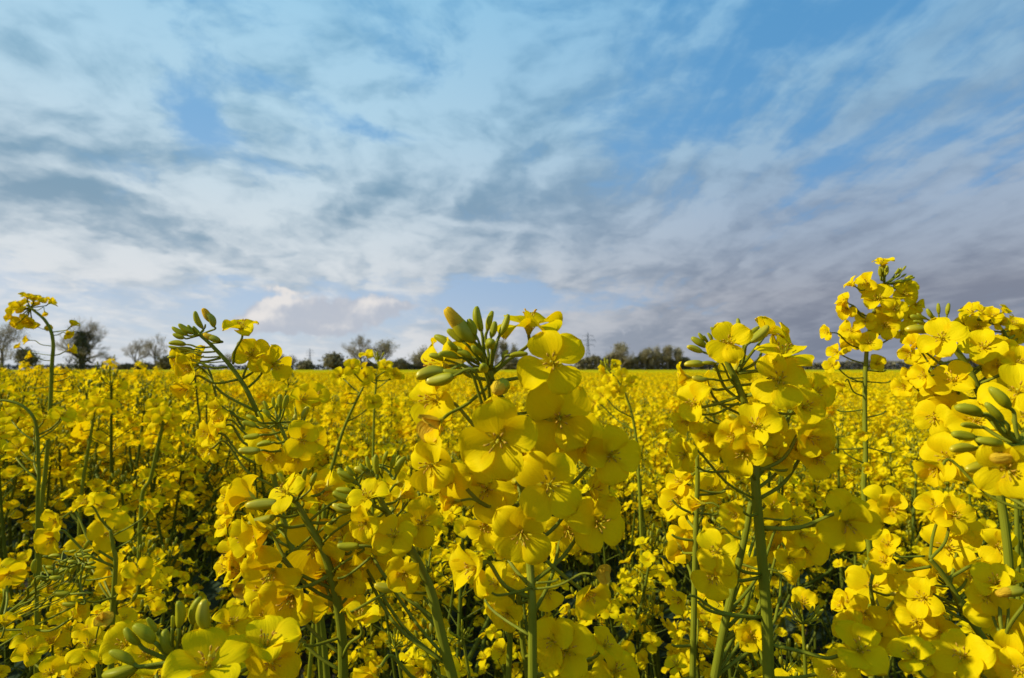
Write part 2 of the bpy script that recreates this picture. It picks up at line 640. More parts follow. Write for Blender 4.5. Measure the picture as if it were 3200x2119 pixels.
    def flower3(s, c, z, Rr, op, a):
        """open flower at a world point with world axis z, stalk from a"""
        rg = s.rg
        base = c - z * Rr * 0.1
        M = xf(base - s.off, z, rg.uniform(0, 6.28), Rr * 1.03)
        mb = MB()
        sepals(mb, M, 0, closed=min(1, op * 1.4))
        foot = base - z * Rr * 0.22
        pts, rr = s.stalk(a, foot, z, min(0.00075, Rr * 0.07))
        tube(mb, [p - s.off for p in pts], rr, 6, 1)
        fl = obj('flower', mb.mesh('flower', [SEPAL, STEM]), s.root)
        for k in range(4):
            an = k * math.pi / 2 + (0.14 if k % 2 else -0.14) + rg.uniform(-0.10, 0.10)
            T = M @ Matrix.Rotation(an, 4, 'Z') @ Matrix.Rotation(op * 1.45 + rg.uniform(-0.22, 0.24), 4, 'X') @ Matrix.Rotation(rg.uniform(-0.35, 0.35), 4, 'Y') @ Matrix.Scale(rg.uniform(0.92, 1.06), 4)
            obj('petal', rg.choice(PET_ME), fl, T)
        obj('stamens', rg.choice(STA_ME), fl, M @ Matrix.Translation((0, 0, 0.02)) @ Matrix.Scale(0.74, 4))

    def done(s):
        obj('stem', s.mb.mesh('stem', [STEM]), s.root)
S_ = 1100 / 2368
A = (0, 850, S_); B = (0, 1450, S_); C = (1050, 850, S_); D = (1050, 1450, S_); E = (2100, 780, S_); G = (2100, 1450, S_)

# --- H6 the large plant in the middle
h = Hero('large rapeseed plant in the middle with a green bud cluster above big overlapping yellow flowers', C, 0.22,
         [(1042, 640), (1050, 720), (1110, 840, .004), (1205, 990, .008), (1235, 1110, .010), (1262, 150, .010, D), (1300, 620, .006, D), (1318, 900, 0, D), (1322, 1150, 0, D), (1322, 1440, 0, D)], 30, 62, 1)
nod = (1042, 660, 0)
for tip, base, kd, dz in [((742, 255), (930, 470), 'o', -.004), ((945, 232), (978, 398), 'g', 0), ((1052, 262), (1018, 395), 'g', .004), ((1160, 285), (1100, 428), 'g', 0),
                          ((1070, 332), (1045, 440), 'g', -.005), ((890, 316), (940, 424), 'g', -.006), ((750, 388), (852, 468), 'g', -.003), ((664, 428), (795, 520), 'g', .002),
                          ((752, 468), (820, 524), 'g', -.008), ((790, 503), (855, 534), 'g', -.008), ((816, 530), (910, 572), 'g', -.010), ((688, 552), (824, 576), 'g', -.008),
                          ((626, 558), (740, 592), 'g', -.002), ((912, 498), (985, 556), 'g', -.010), ((1290, 550), (1170, 562), 'g', -.006), ((722, 664), (866, 668), 'g', -.012),
                          ((538, 706), (742, 672), 'y', -.010), ((606, 738), (790, 700), 'y', -.014), ((985, 470), (1000, 535), 'g', .004)]:
    h.bud(tip, base, kd, dz, node=nod if base[1] < 640 else None, tz=h.rg.uniform(-.003, .003))
h.bud((1044, 470), (1050, 500), 'g', -.012, node=nod, tz=-.009)
h.bud((990, 628), (1006, 650), 'g', -.016, node=(1050, 720, 0), tz=-.0105)
h.bud((1078, 800), (1115, 735), 'o', -.014, node=(1090, 820, .002), tz=-.014)
h.bud((1156, 526), (1120, 585), 'y', 0, node=nod)
h.flower(1300, 345, 480, (0.05, 0.95, 0.16), .012, .10, .5, node=(1046, 690, 0))
h.flower(1455, 610, 470, (-0.15, 0.10, 1), -.012, .06, .55, along=.5, node=(1062, 740, 0))
h.flower(690, 630, 430, (-0.90, 0.05, 0.30), .006, .12, .8, node=(1052, 730, 0))
h.flower(830, 600, 330, (-.4, .55, -.7), .022, .1, node=nod)
h.flower(690, 1010, 330, (-.55, -.42, .55), -.012, .70, node=(1060, 735, 0), kind=PETO_ME + PET_ME[:3])
h.flower(1092, 1125, 560, (-.10, -.22, 1), -.026, .10, .25, node=(1150, 900, 0))
h.flower(1500, 985, 520, (.1, -.1, 1), .004, .12, .9, node=(1180, 950, 0))
h.flower(630, 1300, 380, (-.55, -.1, .8), -.004, .12, 1.1)
h.flower(650, 860, 430, (-.75, .15, .5), .012, .12)
h.flower(1430, 140, 480, (.12, .05, 1), -.020, .06, .75, crop=D)
h.flower(1620, 1120, 420, (.35, .1, .9), .012, .1)
h.flower(800, 250, 240, (-1, -.08, .15), -.004, .75, crop=D, node=(1255, 268, .008, D))
h.flower(745, 80, 400, (-.55, -.25, .8), .004, .14, crop=D)
h.flower(1010, 170, 430, (-.2, -.2, .95), .006, .15, crop=D)
h.flower(1245, 470, 440, (-.05, -.45, .85), -.012, .16, .9, crop=D)
h.flower(930, 700, 400, (-.75, -.2, .6), -.004, .22, crop=D)
h.flower(1765, 395, 420, (.35, -.12, .9), .012, .1, crop=D)
h.flower(1560, 450, 330, (.15, -.2, .8), .03, .15, crop=D)
h.flower(1720, 190, 330, (.75, .3, .5), .016, .35, crop=D)
h.flower(1850, 1235, 380, (.3, -.15, .9), .010, .14)
h.flower(1010, 420, 300, (-.3, -.3, .9), .02, .25, crop=D)
h.flower(1750, 740, 210, (.9, .05, .3), -.006, .75, crop=D, node=(1310, 845, 0, D), kind=PETO_ME)
h.flower(1700, 880, 330, (.55, -.35, .6), -.004, .4, crop=D, node=(1312, 560, 0, D))
h.twig(1318, 830, 1050, 868, 16, 0, -.01, D); h.twig(1300, 1150, 1000, 910, 18, 0, .02, D)
h.twig(1345, 800, 1500, 770, 14, 0, 0, D)
h.fill(5, 1050, 1380, 330, 330, opmax=.4); h.fill(3, 100, 500, 330, 330, D)
h.done()

# --- H7 two thin stems behind the middle plant
for lab, pts, sd, fl in [
    ('slim rapeseed stem directly left of the middle stem with small flowers low down', [(1210, 560, .05), (1196, 760, .05), (1180, 1000, .05), (1160, 1440, .05)], 2,
     [(1120, 940, 260, (-.5, -.2, .8)), (1150, 1010, 240, (-.3, -.4, .8)), (1125, 1260, 170, (-.4, .2, .8)), (1080, 800, 260, (-.6, .1, .6))]),
    ('thin rapeseed stem tucked right beside the middle stem above pale low flowers', [(1215, 700, .06), (1228, 880, .06), (1250, 1150, .06), (1290, 1440, .06)], 3,
     [(1550, 1250, 400, (.1, .1, .9)), (1450, 1200, 330, (-.3, 0, .8)), (1540, 1400, 360, (.1, -.4, .8)), (1880, 1390, 350, (.4, .3, .6)), (1810, 1220, 260, (.5, .5, .5)), (1420, 860, 260, (.1, -.3, .8))])]:
    h = Hero(lab, D, 0.26, pts, 34, 48, sd)
    for f in fl: h.flower(f[0], f[1], f[2], f[3], h.rg.uniform(.02, .07), .15)
    h.fill(2, 600, 1100, 260, 260)
    h.done()

# --- H5 curved thick stem left of the middle
h = Hero('rapeseed plant with a thick curved stem and upright green buds left of the middle plant', D, 0.265,
         [(255, -45), (290, 200), (330, 300), (420, 440), (540, 640), (640, 860), (705, 1130), (785, 1440)], 30, 72, 4)
nod = (262, 20, 0)
for tip, base, kd in [((345, 1205), (318, 1290), 'g'), ((268, 1228), (275, 1360), 'g'), ((205, 1240), (235, 1330), 'g'), ((395, 1230), (370, 1320), 'g'), ((462, 1245), (405, 1360), 'g'), ((430, 1235), (400, 1300), 'g'),
                      ((70, 1308), (130, 1372), 'g'), ((10, 1345), (125, 1405), 'g'), ((125, 1318), (255, 1385), 'y'), ((160, 1290), (200, 1340), 'g'), ((300, 1300), (310, 1370), 'g')]:
    h.bud(tip, base, kd, h.rg.uniform(-.012, .006), crop=C, node=(262, 0, 0, D))
h.bud((0, 170), (130, 195), 'g', -.004, node=(300, 230, 0)); h.bud((10, 275), (110, 290), 'g', -.008); h.bud((200, 425), (255, 420), 'y', -.01)
h.bud((10, 548), (155, 550), 'g', -.004, node=(425, 530, 0)); h.bud((258, 815), (420, 832), 'y', -.006, node=(606, 870, 0))
h.bud((480, 110), (450, 180), 'g', .01); h.bud((545, 70), (520, 180), 'g', .012)
h.flower(210, 220, 290, (-.35, .55, .6), -.012, .14, .35)
h.flower(575, 395, 320, (.1, .25, .9), -.004, .12, .3)
h.flower(455, 740, 260, (-.15, -.3, .8), -.006, .35); h.flower(540, 800, 230, (.3, -.2, .7), .01, .3)
h.flower(160, 1040, 300, (-.1, .75, .45), -.01, .30, node=(45, 1300, .0))
h.flower(50, 500, 330, (-.5, -.1, .8), .012, .1); h.flower(40, 650, 300, (-.3, -.3, .8), .02, .14); h.flower(100, 760, 260, (-.2, -.5, .6), .015, .3)
h.flower(270, 1390, 330, (-.55, -.4, .6), -.03, .55, node=(760, 1440, 0)); h.flower(580, 1390, 260, (-.3, -.4, .7), .02, .5)
h.flower(350, 520, 300, (-.1, .3, .8), .03, .15); h.flower(250, 640, 250, (.1, -.2, .8), .03, .2)
h.fill(6, 100, 640, 280, 260)
h.twig(620, 730, 640, 560, 14, 0, .01); h.twig(360, 850, 45, 1000, 18, 0, -.01); h.twig(230, 630, 10, 770, 16, 0, -.005)
h.done()

# --- H2 leaning plant on the left, buds against the sky
h = Hero('leaning rapeseed plant at left of centre with dark green buds against the sky', A, 0.37,
         [(1335, 415), (1420, 490), (1540, 620), (1640, 760), (1700, 880), (1755, 1010, .004), (1800, 1200, .01), (1835, 60, .012, B), (1895, 330, .01, B), (1965, 570, .008, B), (2050, 790, .006, B), (2150, 1000, .006, B), (2200, 1440, .006, B)], 22, 46, 5)
nod = (1345, 425, 0)
for tip, base, kd in [((1368, 250), (1440, 368), 'o'), ((1310, 265), (1362, 378), 'g'), ((1202, 352), (1300, 414), 'g'), ((1158, 372), (1258, 424), 'g'), ((1164, 418), (1240, 444), 'g'), ((1298, 366), (1350, 424), 'g'),
                      ((1138, 478), (1248, 488), 'g'), ((1135, 500), (1200, 510), 'g'), ((1176, 520), (1296, 522), 'g'), ((1372, 420), (1480, 464), 'o'), ((1126, 575), (1180, 572), 'g'), ((1175, 560), (1255, 548), 'g'), ((1382, 350), (1374, 385), 'g'), ((1262, 358), (1300, 400), 'g')]:
    h.bud(tip, base, kd, h.rg.uniform(-.008, .006), node=nod if base[1] < 450 else None, along=.1 if base[1] > 450 else .6)
h.flower(1625, 372, 240, (-.05, .93, .36), -.004, .12, .6, node=(1568, 620, 0))
h.flower(1690, 555, 250, (-.2, .35, .85), .006, .15, node=(1635, 705, 0)); h.flower(1850, 625, 260, (.5, -.1, .75), .01, .2, node=(1672, 775, 0)); h.flower(1760, 590, 200, (.3, .6, .5), .014, .2)
h.flower(1215, 600, 210, (-.9, -.1, .25), .0, .3, node=(1482, 580, 0)); h.flower(1285, 640, 230, (-.7, -.35, .4), -.008, .5, node=(1530, 640, 0)); h.flower(1300, 600, 230, (-.5, .5, .4), .008, .35)
h.flower(1262, 760, 240, (-.6, -.6, .4), 0, .45, node=(1600, 724, 0)); h.flower(1240, 690, 200, (-.9, -.3, .2), .012, .3)
for x, y, dm, n in [(1480, 925, 200, (-.9, .3, .35)), (1470, 1030, 230, (-.85, .1, .45)), (1400, 1090, 220, (-.8, .1, .5)), (1400, 1200, 210, (-.8, -.4, .3)), (1500, 990, 170, (-.7, .2, .5))]:
    h.flower(x, y, dm, n, h.rg.uniform(-.005, .012), .25)
h.fill(4, 900, 1300, 220, 230)
for x, y in [(1530, 230), (1545, 320), (1510, 420)]: h.flower(x, y, 190, (-.8, .3, .5), 0, .25, crop=B)
for x, y, dm in [(1550, 610, 230), (1530, 700, 230), (1620, 720, 260), (1640, 560, 200)]: h.flower(x, y, dm, (-.85, .1, .4), -.01, .22, crop=B)
h.flower(1660, 830, 180, (-.5, -.7, .4), -.005, .6, crop=B, kind=PETO_ME)
h.fill(5, 250, 800, 240, 260, B)
h.done()

# --- H3 bud cluster in front of the leaning plant
h = Hero('rapeseed plant with pale upright buds growing just right of the leaning plant', A, 0.31,
         [(1872, 1005), (1925, 1130), (1985, 1300), (2020, 50, .02, B), (2060, 300, .03, B), (2110, 700, .035, B), (2160, 1440, .035, B)], 22, 34, 6)
nod = (1876, 1015, 0)
for tip, base, kd in [((1838, 842), (1850, 915), 'g'), ((1885, 822), (1888, 915), 'g'), ((1932, 828), (1912, 920), 'g'), ((1772, 868), (1800, 935), 'g'), ((1735, 940), (1770, 1000), 'g'), ((1768, 925), (1820, 985), 'g'), ((1658, 965), (1735, 1005), 'g'),
                      ((1632, 1008), (1725, 1040), 'g'), ((1725, 1008), (1800, 1046), 'g'), ((1808, 1010), (1868, 1052), 'g'), ((1868, 880), (1862, 940), 'g'), ((1990, 955), (1962, 1025), 'y'), ((2070, 905), (2030, 985), 'y')]:
    h.bud(tip, base, kd, h.rg.uniform(-.008, .006), node=nod)
h.bud((1640, 1112), (1748, 1098), 'g', -.008, node=(1890, 1075, 0)); h.bud((1728, 1166), (1828, 1150), 'g', -.01, node=(1920, 1140, 0)); h.bud((1606, 1200), (1748, 1200), 'y', -.012, node=(1900, 1200, 0))
h.flower(2030, 1130, 270, (.05, -.05, 1), -.012, .1, .5); h.flower(2000, 1240, 250, (0, -.4, .9), -.002, .15, 1.1); h.flower(1830, 1240, 240, (-.2, -.4, .85), .004, .18); h.flower(1780, 1090, 260, (-.2, .2, .8), .016, .15)
h.flower(2110, 1130, 220, (.5, .2, .8), .01, .2); h.flower(2030, 860, 220, (.3, .5, .6), .03, .25); h.flower(2110, 830, 230, (.2, .5, .7), .04, .2)
h.fill(3, 1150, 1399, 240, 230)
h.done()

# --- H4 thick arched stem lower left
h = Hero('rapeseed plant with a thick arching stem and big drooping flowers at lower left of centre', B, 0.28,
         [(1965, 225), (2010, 290), (2090, 430), (2165, 560), (2215, 700), (2265, 900), (2300, 1150), (2310, 1440)], 30, 70, 7)
nod = (1985, 255, 0)
h.flower(1915, 185, 300, (-.62, .52, .42), -.01, .12, .75, node=nod)
h.bud((1655, 280), (1870, 262), 'y', -.012, node=(2010, 300, 0)); h.bud((1670, 400), (1850, 355), 'g', -.008, node=(2010, 340, 0))
for tip, base in [((2058, 28), (2045, 140)), ((2125, 60), (2095, 150)), ((1868, 60), (1915, 140)), ((2275, 30), (2370, 120)), ((2240, 190), (2368, 250)), ((2245, 380), (2368, 400))]:
    h.bud(tip, base, 'g', h.rg.uniform(-.006, .008), node=nod if base[0] < 2200 else None)
h.bud((2235, 275), (2368, 310), 'y', -.01); h.bud((2275, 525), (2390, 560), 'y', -.01)
h.flower(1790, 440, 400, (-.80, -.15, .35), -.012, .5, node=(2060, 410, 0)); h.flower(1670, 500, 330, (-.75, -.2, .55), -.004, .3); h.flower(1830, 730, 430, (-.25, -.55, .7), -.012, .25)
h.flower(2110, 560, 430, (.05, -.1, 1), .012, .1, .7); h.flower(2290, 620, 340, (.2, -.1, .9), .008, .12); h.flower(2170, 760, 270, (.1, -.6, .7), .01, .25); h.flower(1960, 900, 420, (-.35, -.5, .7), -.014, .40, node=(2210, 740, 0))
h.flower(1810, 1010, 300, (-.4, -.35, .8), .004, .2); h.flower(1790, 850, 340, (-.55, -.1, .7), .006, .2); h.flower(2160, 240, 320, (.1, .7, .6), .014, .25); h.flower(2330, 1000, 280, (.5, -.2, .7), .016, .2)
h.twig(2240, 745, 1905, 850, 20, 0, -.012); h.twig(2090, 490, 1980, 575, 18, 0, -.006); h.twig(2180, 500, 2255, 330, 18, 0, 0); h.twig(2290, 770, 2380, 700, 18, 0, 0); h.twig(2310, 1160, 2040, 1215, 18, 0, -.01); h.twig(2320, 1000, 2400, 960, 16, 0, 0)
h.fill(7, 300, 900, 330, 320)
h.done()

# --- H1 hooked stem far left
h = Hero('tall rapeseed plant at the far left whose hooked flowering top bends over', A, 0.56,
         [(180, 222), (232, 262), (300, 322), (345, 405), (358, 500), (350, 620), (338, 900), (318, 1200), (300, 1399), (292, 150, 0, B), (270, 420, 0, B), (262, 700, 0, B)], 14, 30, 8)
h.k = .92
nod = (205, 240, 0)
for x, y, dm, n, op in [(185, 170, 110, (0, .9, .3), .3), (265, 195, 120, (.1, .8, .5), .2), (335, 208, 100, (.6, .6, .3), .35), (300, 268, 70, (.2, -.8, .3), .7), (95, 245, 130, (-.6, .5, .5), .2), (140, 225, 120, (-.2, .6, .6), .2), (75, 300, 110, (-.9, .1, .3), .3), (150, 330, 140, (-.4, -.2, .8), .2), (210, 340, 110, (-.1, -.5, .7), .3), (110, 345, 90, (-.6, -.5, .4), .4), (225, 190, 110, (0, .9, .3), .2)]:
    h.flower(x, y, dm, n, h.rg.uniform(-.008, .008), op, node=nod)
for x, y, dm, n in [(250, 368, 60, (-.8, .4, .3)), (330, 382, 70, (-.2, .3, .8)), (190, 458, 80, (-1, .1, .1)), (485, 360, 110, (.6, .7, .2)), (450, 415, 90, (.7, -.3, .4)), (465, 528, 110, (.8, .35, .3)), (130, 505, 70, (-.7, .5, .4)), (215, 568, 90, (-.9, .3, .2))]:
    h.flower(x, y, dm, n, h.rg.uniform(-.006, .006), .5, along=.25)
for x0, y0, x1, y1 in [(335, 770, 200, 772), (340, 745, 470, 700), (340, 800, 460, 792), (345, 690, 440, 680), (330, 860, 250, 850), (335, 900, 430, 860)]: h.twig(x0, y0, x1, y1, 7)
h.done()
h = Hero('second stem at the left edge curving over in front of the hooked plant', A, 0.5,
         [(-30, 862), (60, 868), (150, 900), (220, 970), (248, 1060), (258, 1250), (262, 1399), (255, 200, 0, B), (250, 600, 0, B)], 16, 24, 9)
for x, y, dm, n in [(300, 980, 150, (.2, .8, .4)), (420, 960, 160, (.3, .7, .5)), (340, 1060, 140, (-.2, .1, .9)), (470, 960, 130, (.6, .5, .4)), (180, 1030, 120, (-.5, .3, .7)), (210, 1110, 140, (-.4, .2, .8)), (250, 1010, 140, (0, .6, .7)), (60, 960, 130, (-.2, .5, .7)), (20, 1080, 140, (-.2, .5, .7)), (120, 1180, 150, (-.3, .4, .8))]:
    h.flower(x, y, dm, n, h.rg.uniform(-.01, .03), .2)
h.done()

# --- H13, H14, H15 lower left
h = Hero('rapeseed plant at lower left with a straight stem under one wide open flower', B, 0.42,
         [(742, 440), (762, 560), (778, 640), (770, 800), (758, 1000), (750, 1200), (745, 1440)], 20, 38, 10)
h.k = .85
for x, y, dm, n, op in [(745, 460, 310, (.05, .1, 1), .08), (680, 285, 230, (0, .15, .95), .12), (580, 265, 200, (-.6, .5, .5), .2), (390, 370, 240, (-.7, -.2, .5), .5), (350, 500, 260, (-.5, -.3, .7), .35), (570, 560, 250, (-.1, .5, .8), .15), (1010, 300, 180, (.4, .6, .5), .4), (690, 610, 210, (.2, .5, .7), .2), (850, 780, 220, (.4, .2, .8), .2), (740, 820, 180, (-.2, .2, .8), .25), (940, 720, 230, (.3, .1, .8), .2), (830, 840, 170, (.5, -.2, .7), .25)]:
    h.flower(x, y, dm, n, h.rg.uniform(-.02, .03), op)
h.twig(780, 570, 970, 425, 12); h.twig(765, 690, 660, 620, 12); h.twig(770, 750, 560, 770, 10)
h.fill(3, 600, 1000, 200, 240); h.done()

h = Hero('spray of small green rapeseed buds on a slanting stalk at the bottom left edge', B, 0.33,
         [(560, 660), (460, 700), (350, 760), (250, 840), (150, 930), (40, 1020), (-60, 1120), (-120, 1300)], 16, 26, 11)
rgx = random.Random(5)
for k in range(26):
    x = rgx.uniform(290, 590); y = 780 - (x - 290) * .25 + rgx.uniform(-150, 60)
    L = rgx.uniform(42, 80); an = rgx.uniform(-.2, 1.1)
    h.bud((x + L * math.cos(an), y - L * math.sin(an)), (x, y), 'g', rgx.uniform(-.02, .02), along=.6)
for tip, base in [((238, 640), (232, 735)), ((290, 750), (215, 815)), ((360, 865), (470, 875)), ((420, 940), (530, 935))]: h.bud(tip, base, 'g', -.008)
h.flower(500, 1030, 200, (.7, .3, .4), -.01, .6, along=.2); h.flower(330, 860, 180, (.3, .6, .5), .004, .3); h.flower(40, 1070, 170, (.2, .9, .2), -.01, .3); h.flower(60, 740, 200, (.2, -.3, .8), .02, .3)
h.done()
h = Hero('slim rapeseed stem with a single bud at the very left edge near the bottom', B, 0.36, [(42, 830), (30, 920), (5, 1020), (-40, 1250)], 18, 26, 12)
h.bud((60, 785), (42, 835), 'g', -.005, node=(42, 840, 0)); h.flower(-10, 720, 200, (0, .4, .8), .02, .2, node=(30, 900, 0))
h.done()

h = Hero('close rapeseed plant at bottom left with fat buds standing over a big open flower', B, 0.21,
         [(1165, 1320), (1195, 1500), (1230, 1800)], 50, 60, 13)
nod = (1165, 1330, 0)
for tip, base, kd in [((1200, 925), (1205, 1100), 'g'), ((1345, 898), (1295, 1075), 'g'), ((1370, 915), (1390, 1120), 'y'), ((990, 1035), (1055, 1130), 'g'), ((900, 1085), (1040, 1200), 'g'), ((838, 1105), (940, 1215), 'g'), ((1105, 1115), (1170, 1280), 'g'), ((738, 1260), (900, 1345), 'g'), ((695, 1420), (925, 1370), 'g'), ((1160, 1020), (1160, 1105), 'g')]:
    h.bud(tip, base, kd, h.rg.uniform(-.006, .006), node=nod, sr=.0007)
h.flower(1400, 1345, 560, (.08, .55, .82), -.014, .10, .15, node=(1180, 1420, 0)); h.flower(1790, 1210, 430, (.1, .75, .5), .0, .25, node=(1200, 1500, .0), stal=False)
h.flower(1820, 1330, 430, (.2, -.2, .9), .008, .25, node=(1200, 1550, 0)); h.flower(1000, 1290, 330, (-.2, .3, .85), .02, .2); h.flower(840, 1210, 300, (-.4, .3, .8), .03, .2)
h.flower(1560, 1070, 260, (.2, .4, .7), .05, .25, stal=False)
h.done()
h = Hero('rapeseed plant by the bottom left corner with tilted four petalled flowers', B, 0.30,
         [(640, 1260), (660, 1380), (690, 1600)], 22, 30, 14)
h.k = .82
h.flower(600, 1225, 330, (.05, .55, .75), -.004, .12, .3); h.flower(690, 1050, 170, (.2, .2, .8), -.004, .5, kind=PETO_ME); h.flower(590, 1120, 230, (-.5, .4, .6), .006, .3); h.flower(340, 1410, 280, (-.2, .3, .8), -.01, .3); h.flower(500, 1420, 250, (.4, .4, .6), .004, .25)
h.flower(200, 1180, 260, (-.2, .6, .6), .02, .2); h.flower(350, 1200, 260, (-.1, .6, .7), .03, .2); h.flower(210, 1270, 240, (0, .3, .8), .01, .3)
h.done()

# --- H8 tall sturdy plant right of the middle
h = Hero('sturdy rapeseed plant right of the middle with a lit front-facing flower among its buds', E, 0.235,
         [(355, 715), (385, 790), (430, 880), (490, 1035), (545, 1200, .004), (562, 1380, .002), (560, 110, 0, G), (585, 400, 0, G), (615, 750, 0, G), (638, 1050, 0, G), (650, 1440, 0, G)], 34, 76, 15)
h.k = .94
nod = (362, 728, 0)
for tip, base, kd in [((365, 488), (372, 580), 'g'), ((444, 462), (432, 560), 'g'), ((292, 502), (325, 585), 'g'), ((262, 522), (300, 590), 'g'), ((178, 562), (235, 615), 'g'), ((132, 592), (230, 655), 'g'), ((102, 652), (205, 688), 'y'), ((212, 578), (245, 635), 'g'), ((240, 560), (270, 620), 'g'), ((205, 760), (290, 765), 'g'), ((84, 772), (215, 770), 'y'), ((275, 800), (340, 818), 'g')]:
    h.bud(tip, base, kd, h.rg.uniform(-.004, .010), node=nod if base[1] < 700 else None)
h.bud((585, 518), (512, 600), 'g', -.002, node=(440, 830, 0)); h.bud((648, 515), (528, 622), 'y', -.008, node=(440, 830, 0)); h.bud((135, 860), (240, 870), 'y', -.004, node=(430, 868, 0))
h.flower(382, 622, 320, (-.15, .12, 1), -.018, .07, .55, node=nod)
h.flower(640, 560, 270, (.4, .55, -.2), .012, .3, node=(460, 800, 0)); h.flower(720, 620, 260, (.7, .2, .5), .014, .25, node=(460, 820, 0))
h.flower(750, 705, 420, (.12, .92, .30), -.004, .12, .8, node=(440, 830, 0)); h.flower(720, 880, 400, (.10, .30, .95), -.014, .10, .35, node=(490, 985, 0))
h.flower(560, 1185, 360, (-.05, .35, .92), -.018, .12, .3); h.flower(150, 1035, 310, (-.45, .25, .85), -.004, .18, .6, node=(450, 990, 0)); h.flower(100, 1150, 220, (-.3, -.4, .8), 0, .25, node=(450, 1030, 0))
h.flower(260, 1250, 270, (-.4, -.1, .8), .01, .3); h.flower(410, 1260, 260, (-.35, -.1, .85), -.014, .3); h.flower(80, 1380, 260, (-.6, -.2, .7), -.004, .25); h.flower(480, 1370, 330, (-.1, -.35, .9), -.02, .22)
h.flower(890, 1060, 320, (.55, .2, .75), .006, .2); h.flower(930, 1260, 340, (.5, -.2, .8), -.002, .3); h.flower(840, 1340, 300, (.4, .4, .7), .006, .25); h.flower(980, 1400, 330, (.5, -.3, .7), 0, .3); h.flower(700, 1400, 270, (.3, -.1, .9), .004, .25); h.flower(330, 1330, 250, (-.3, .1, .9), .008, .25); h.flower(90, 860, 240, (-.98, .05, .1), .006, .3)
h.flower(640, 1210, 300, (.4, .1, .9), .006, .2); h.flower(960, 960, 280, (.7, .1, .6), .016, .3); h.flower(430, 800, 260, (.2, .3, -.6), .02, .2)
h.bud((385, 1110), (450, 1165), 'y', -.016); h.twig(490, 1040, 270, 1020, 16); h.twig(500, 1050, 860, 1085, 18, 0, .004); h.twig(540, 1250, 770, 1110, 14, 0, .01); h.twig(410, 1195, 225, 1125, 14, 0, 0)
h.fill(3, 1050, 1400, 260, 300)
h.flower(300, 590, 330, (-.35, .15, .92), -.024, .10, .6, crop=G, node=(605, 740, 0, G)); h.flower(280, 760, 330, (-.15, -.35, .9), -.020, .16, .2, crop=G, node=(605, 760, 0, G)); h.flower(430, 340, 250, (-.4, -.2, .7), -.012, .4, crop=G, node=(585, 330, 0, G)); h.flower(60, 910, 250, (-.7, -.2, .6), 0, .35, crop=G, node=(580, 1030, 0, G))
h.flower(1180, 400, 420, (.25, -.45, .8), -.014, .22, .2, crop=G, node=(610, 430, 0, G)); h.flower(1190, 320, 330, (.3, .35, .9), -.004, .1, .8, crop=G, node=(610, 440, 0, G))
h.twig(590, 30, 170, 20, 16, 0, -.004, G); h.twig(560, 20, 790, 30, 16, 0, 0, G); h.twig(620, 365, 800, 365, 12, 0, 0, G); h.twig(600, 1030, 180, 935, 20, 0, -.01, G); h.twig(640, 1210, 1120, 1290, 22, 0, -.01, G)
h.flower(1260, 1250, 400, (.2, .35, .8), -.012, .25, crop=G, stal=True, node=(1120, 1290, -.01, G)); h.flower(1100, 1390, 300, (-.2, -.2, .8), -.004, .3, crop=G); h.flower(540, 1160, 260, (-.1, -.1, .8), .02, .4, crop=G)
h.done()
h = Hero('rapeseed plant with a straight green stem just left of the sturdy stem', G, 0.30,
         [(168, -60), (172, 100), (160, 440), (150, 900), (138, 1440)], 26, 44, 16)
for x, y, dm, n in [(260, 180, 220, (.3, .3, .8)), (40, 260, 260, (-.5, .2, .8)), (100, 480, 250, (-.3, -.2, .8)), (240, 160, 200, (.4, .1, .8)), (40, 560, 230, (-.5, -.2, .7)), (60, 120, 230, (-.6, .3, .6)), (350, 480, 200, (.5, -.1, .7)), (30, 1350, 170, (-.3, .6, .5)), (200, 1000, 130, (.3, .3, .8))]:
    h.flower(x, y, dm, n, h.rg.uniform(0, .04), .2)
h.twig(165, 170, 360, 180, 14); h.twig(165, 330, 310, 330, 14); h.twig(155, 340, 0, 240, 16); h.twig(155, 515, 0, 475, 16); h.twig(135, 1220, 0, 1215, 16)
h.fill(4, 0, 500, 230, 240); h.done()
h = Hero('slanting rapeseed stem that passes behind the sturdy stem and forks near the bottom', G, 0.27,
         [(530, 260), (500, 440), (430, 750), (350, 1100), (285, 1440)], 34, 60, 17)
h.twig(350, 1180, 470, 1090, 34, 0, 0); h.twig(380, 1095, 530, 830, 24, 0, .02); h.twig(470, 1090, 600, 1090, 30, 0, 0)
for x, y, dm, n in [(680, 300, 260, (.3, .2, .8)), (700, 430, 260, (.4, -.1, .8)), (820, 380, 250, (.5, .2, .7)), (900, 560, 280, (.5, -.3, .7)), (790, 640, 220, (.3, -.4, .7)), (500, 700, 230, (-.1, -.3, .8)), (690, 560, 230, (.1, -.2, .9)), (870, 470, 240, (.5, .1, .7))]:
    h.flower(x, y, dm, n, h.rg.uniform(.01, .06), .22)
h.fill(3, 260, 700, 240, 280); h.done()

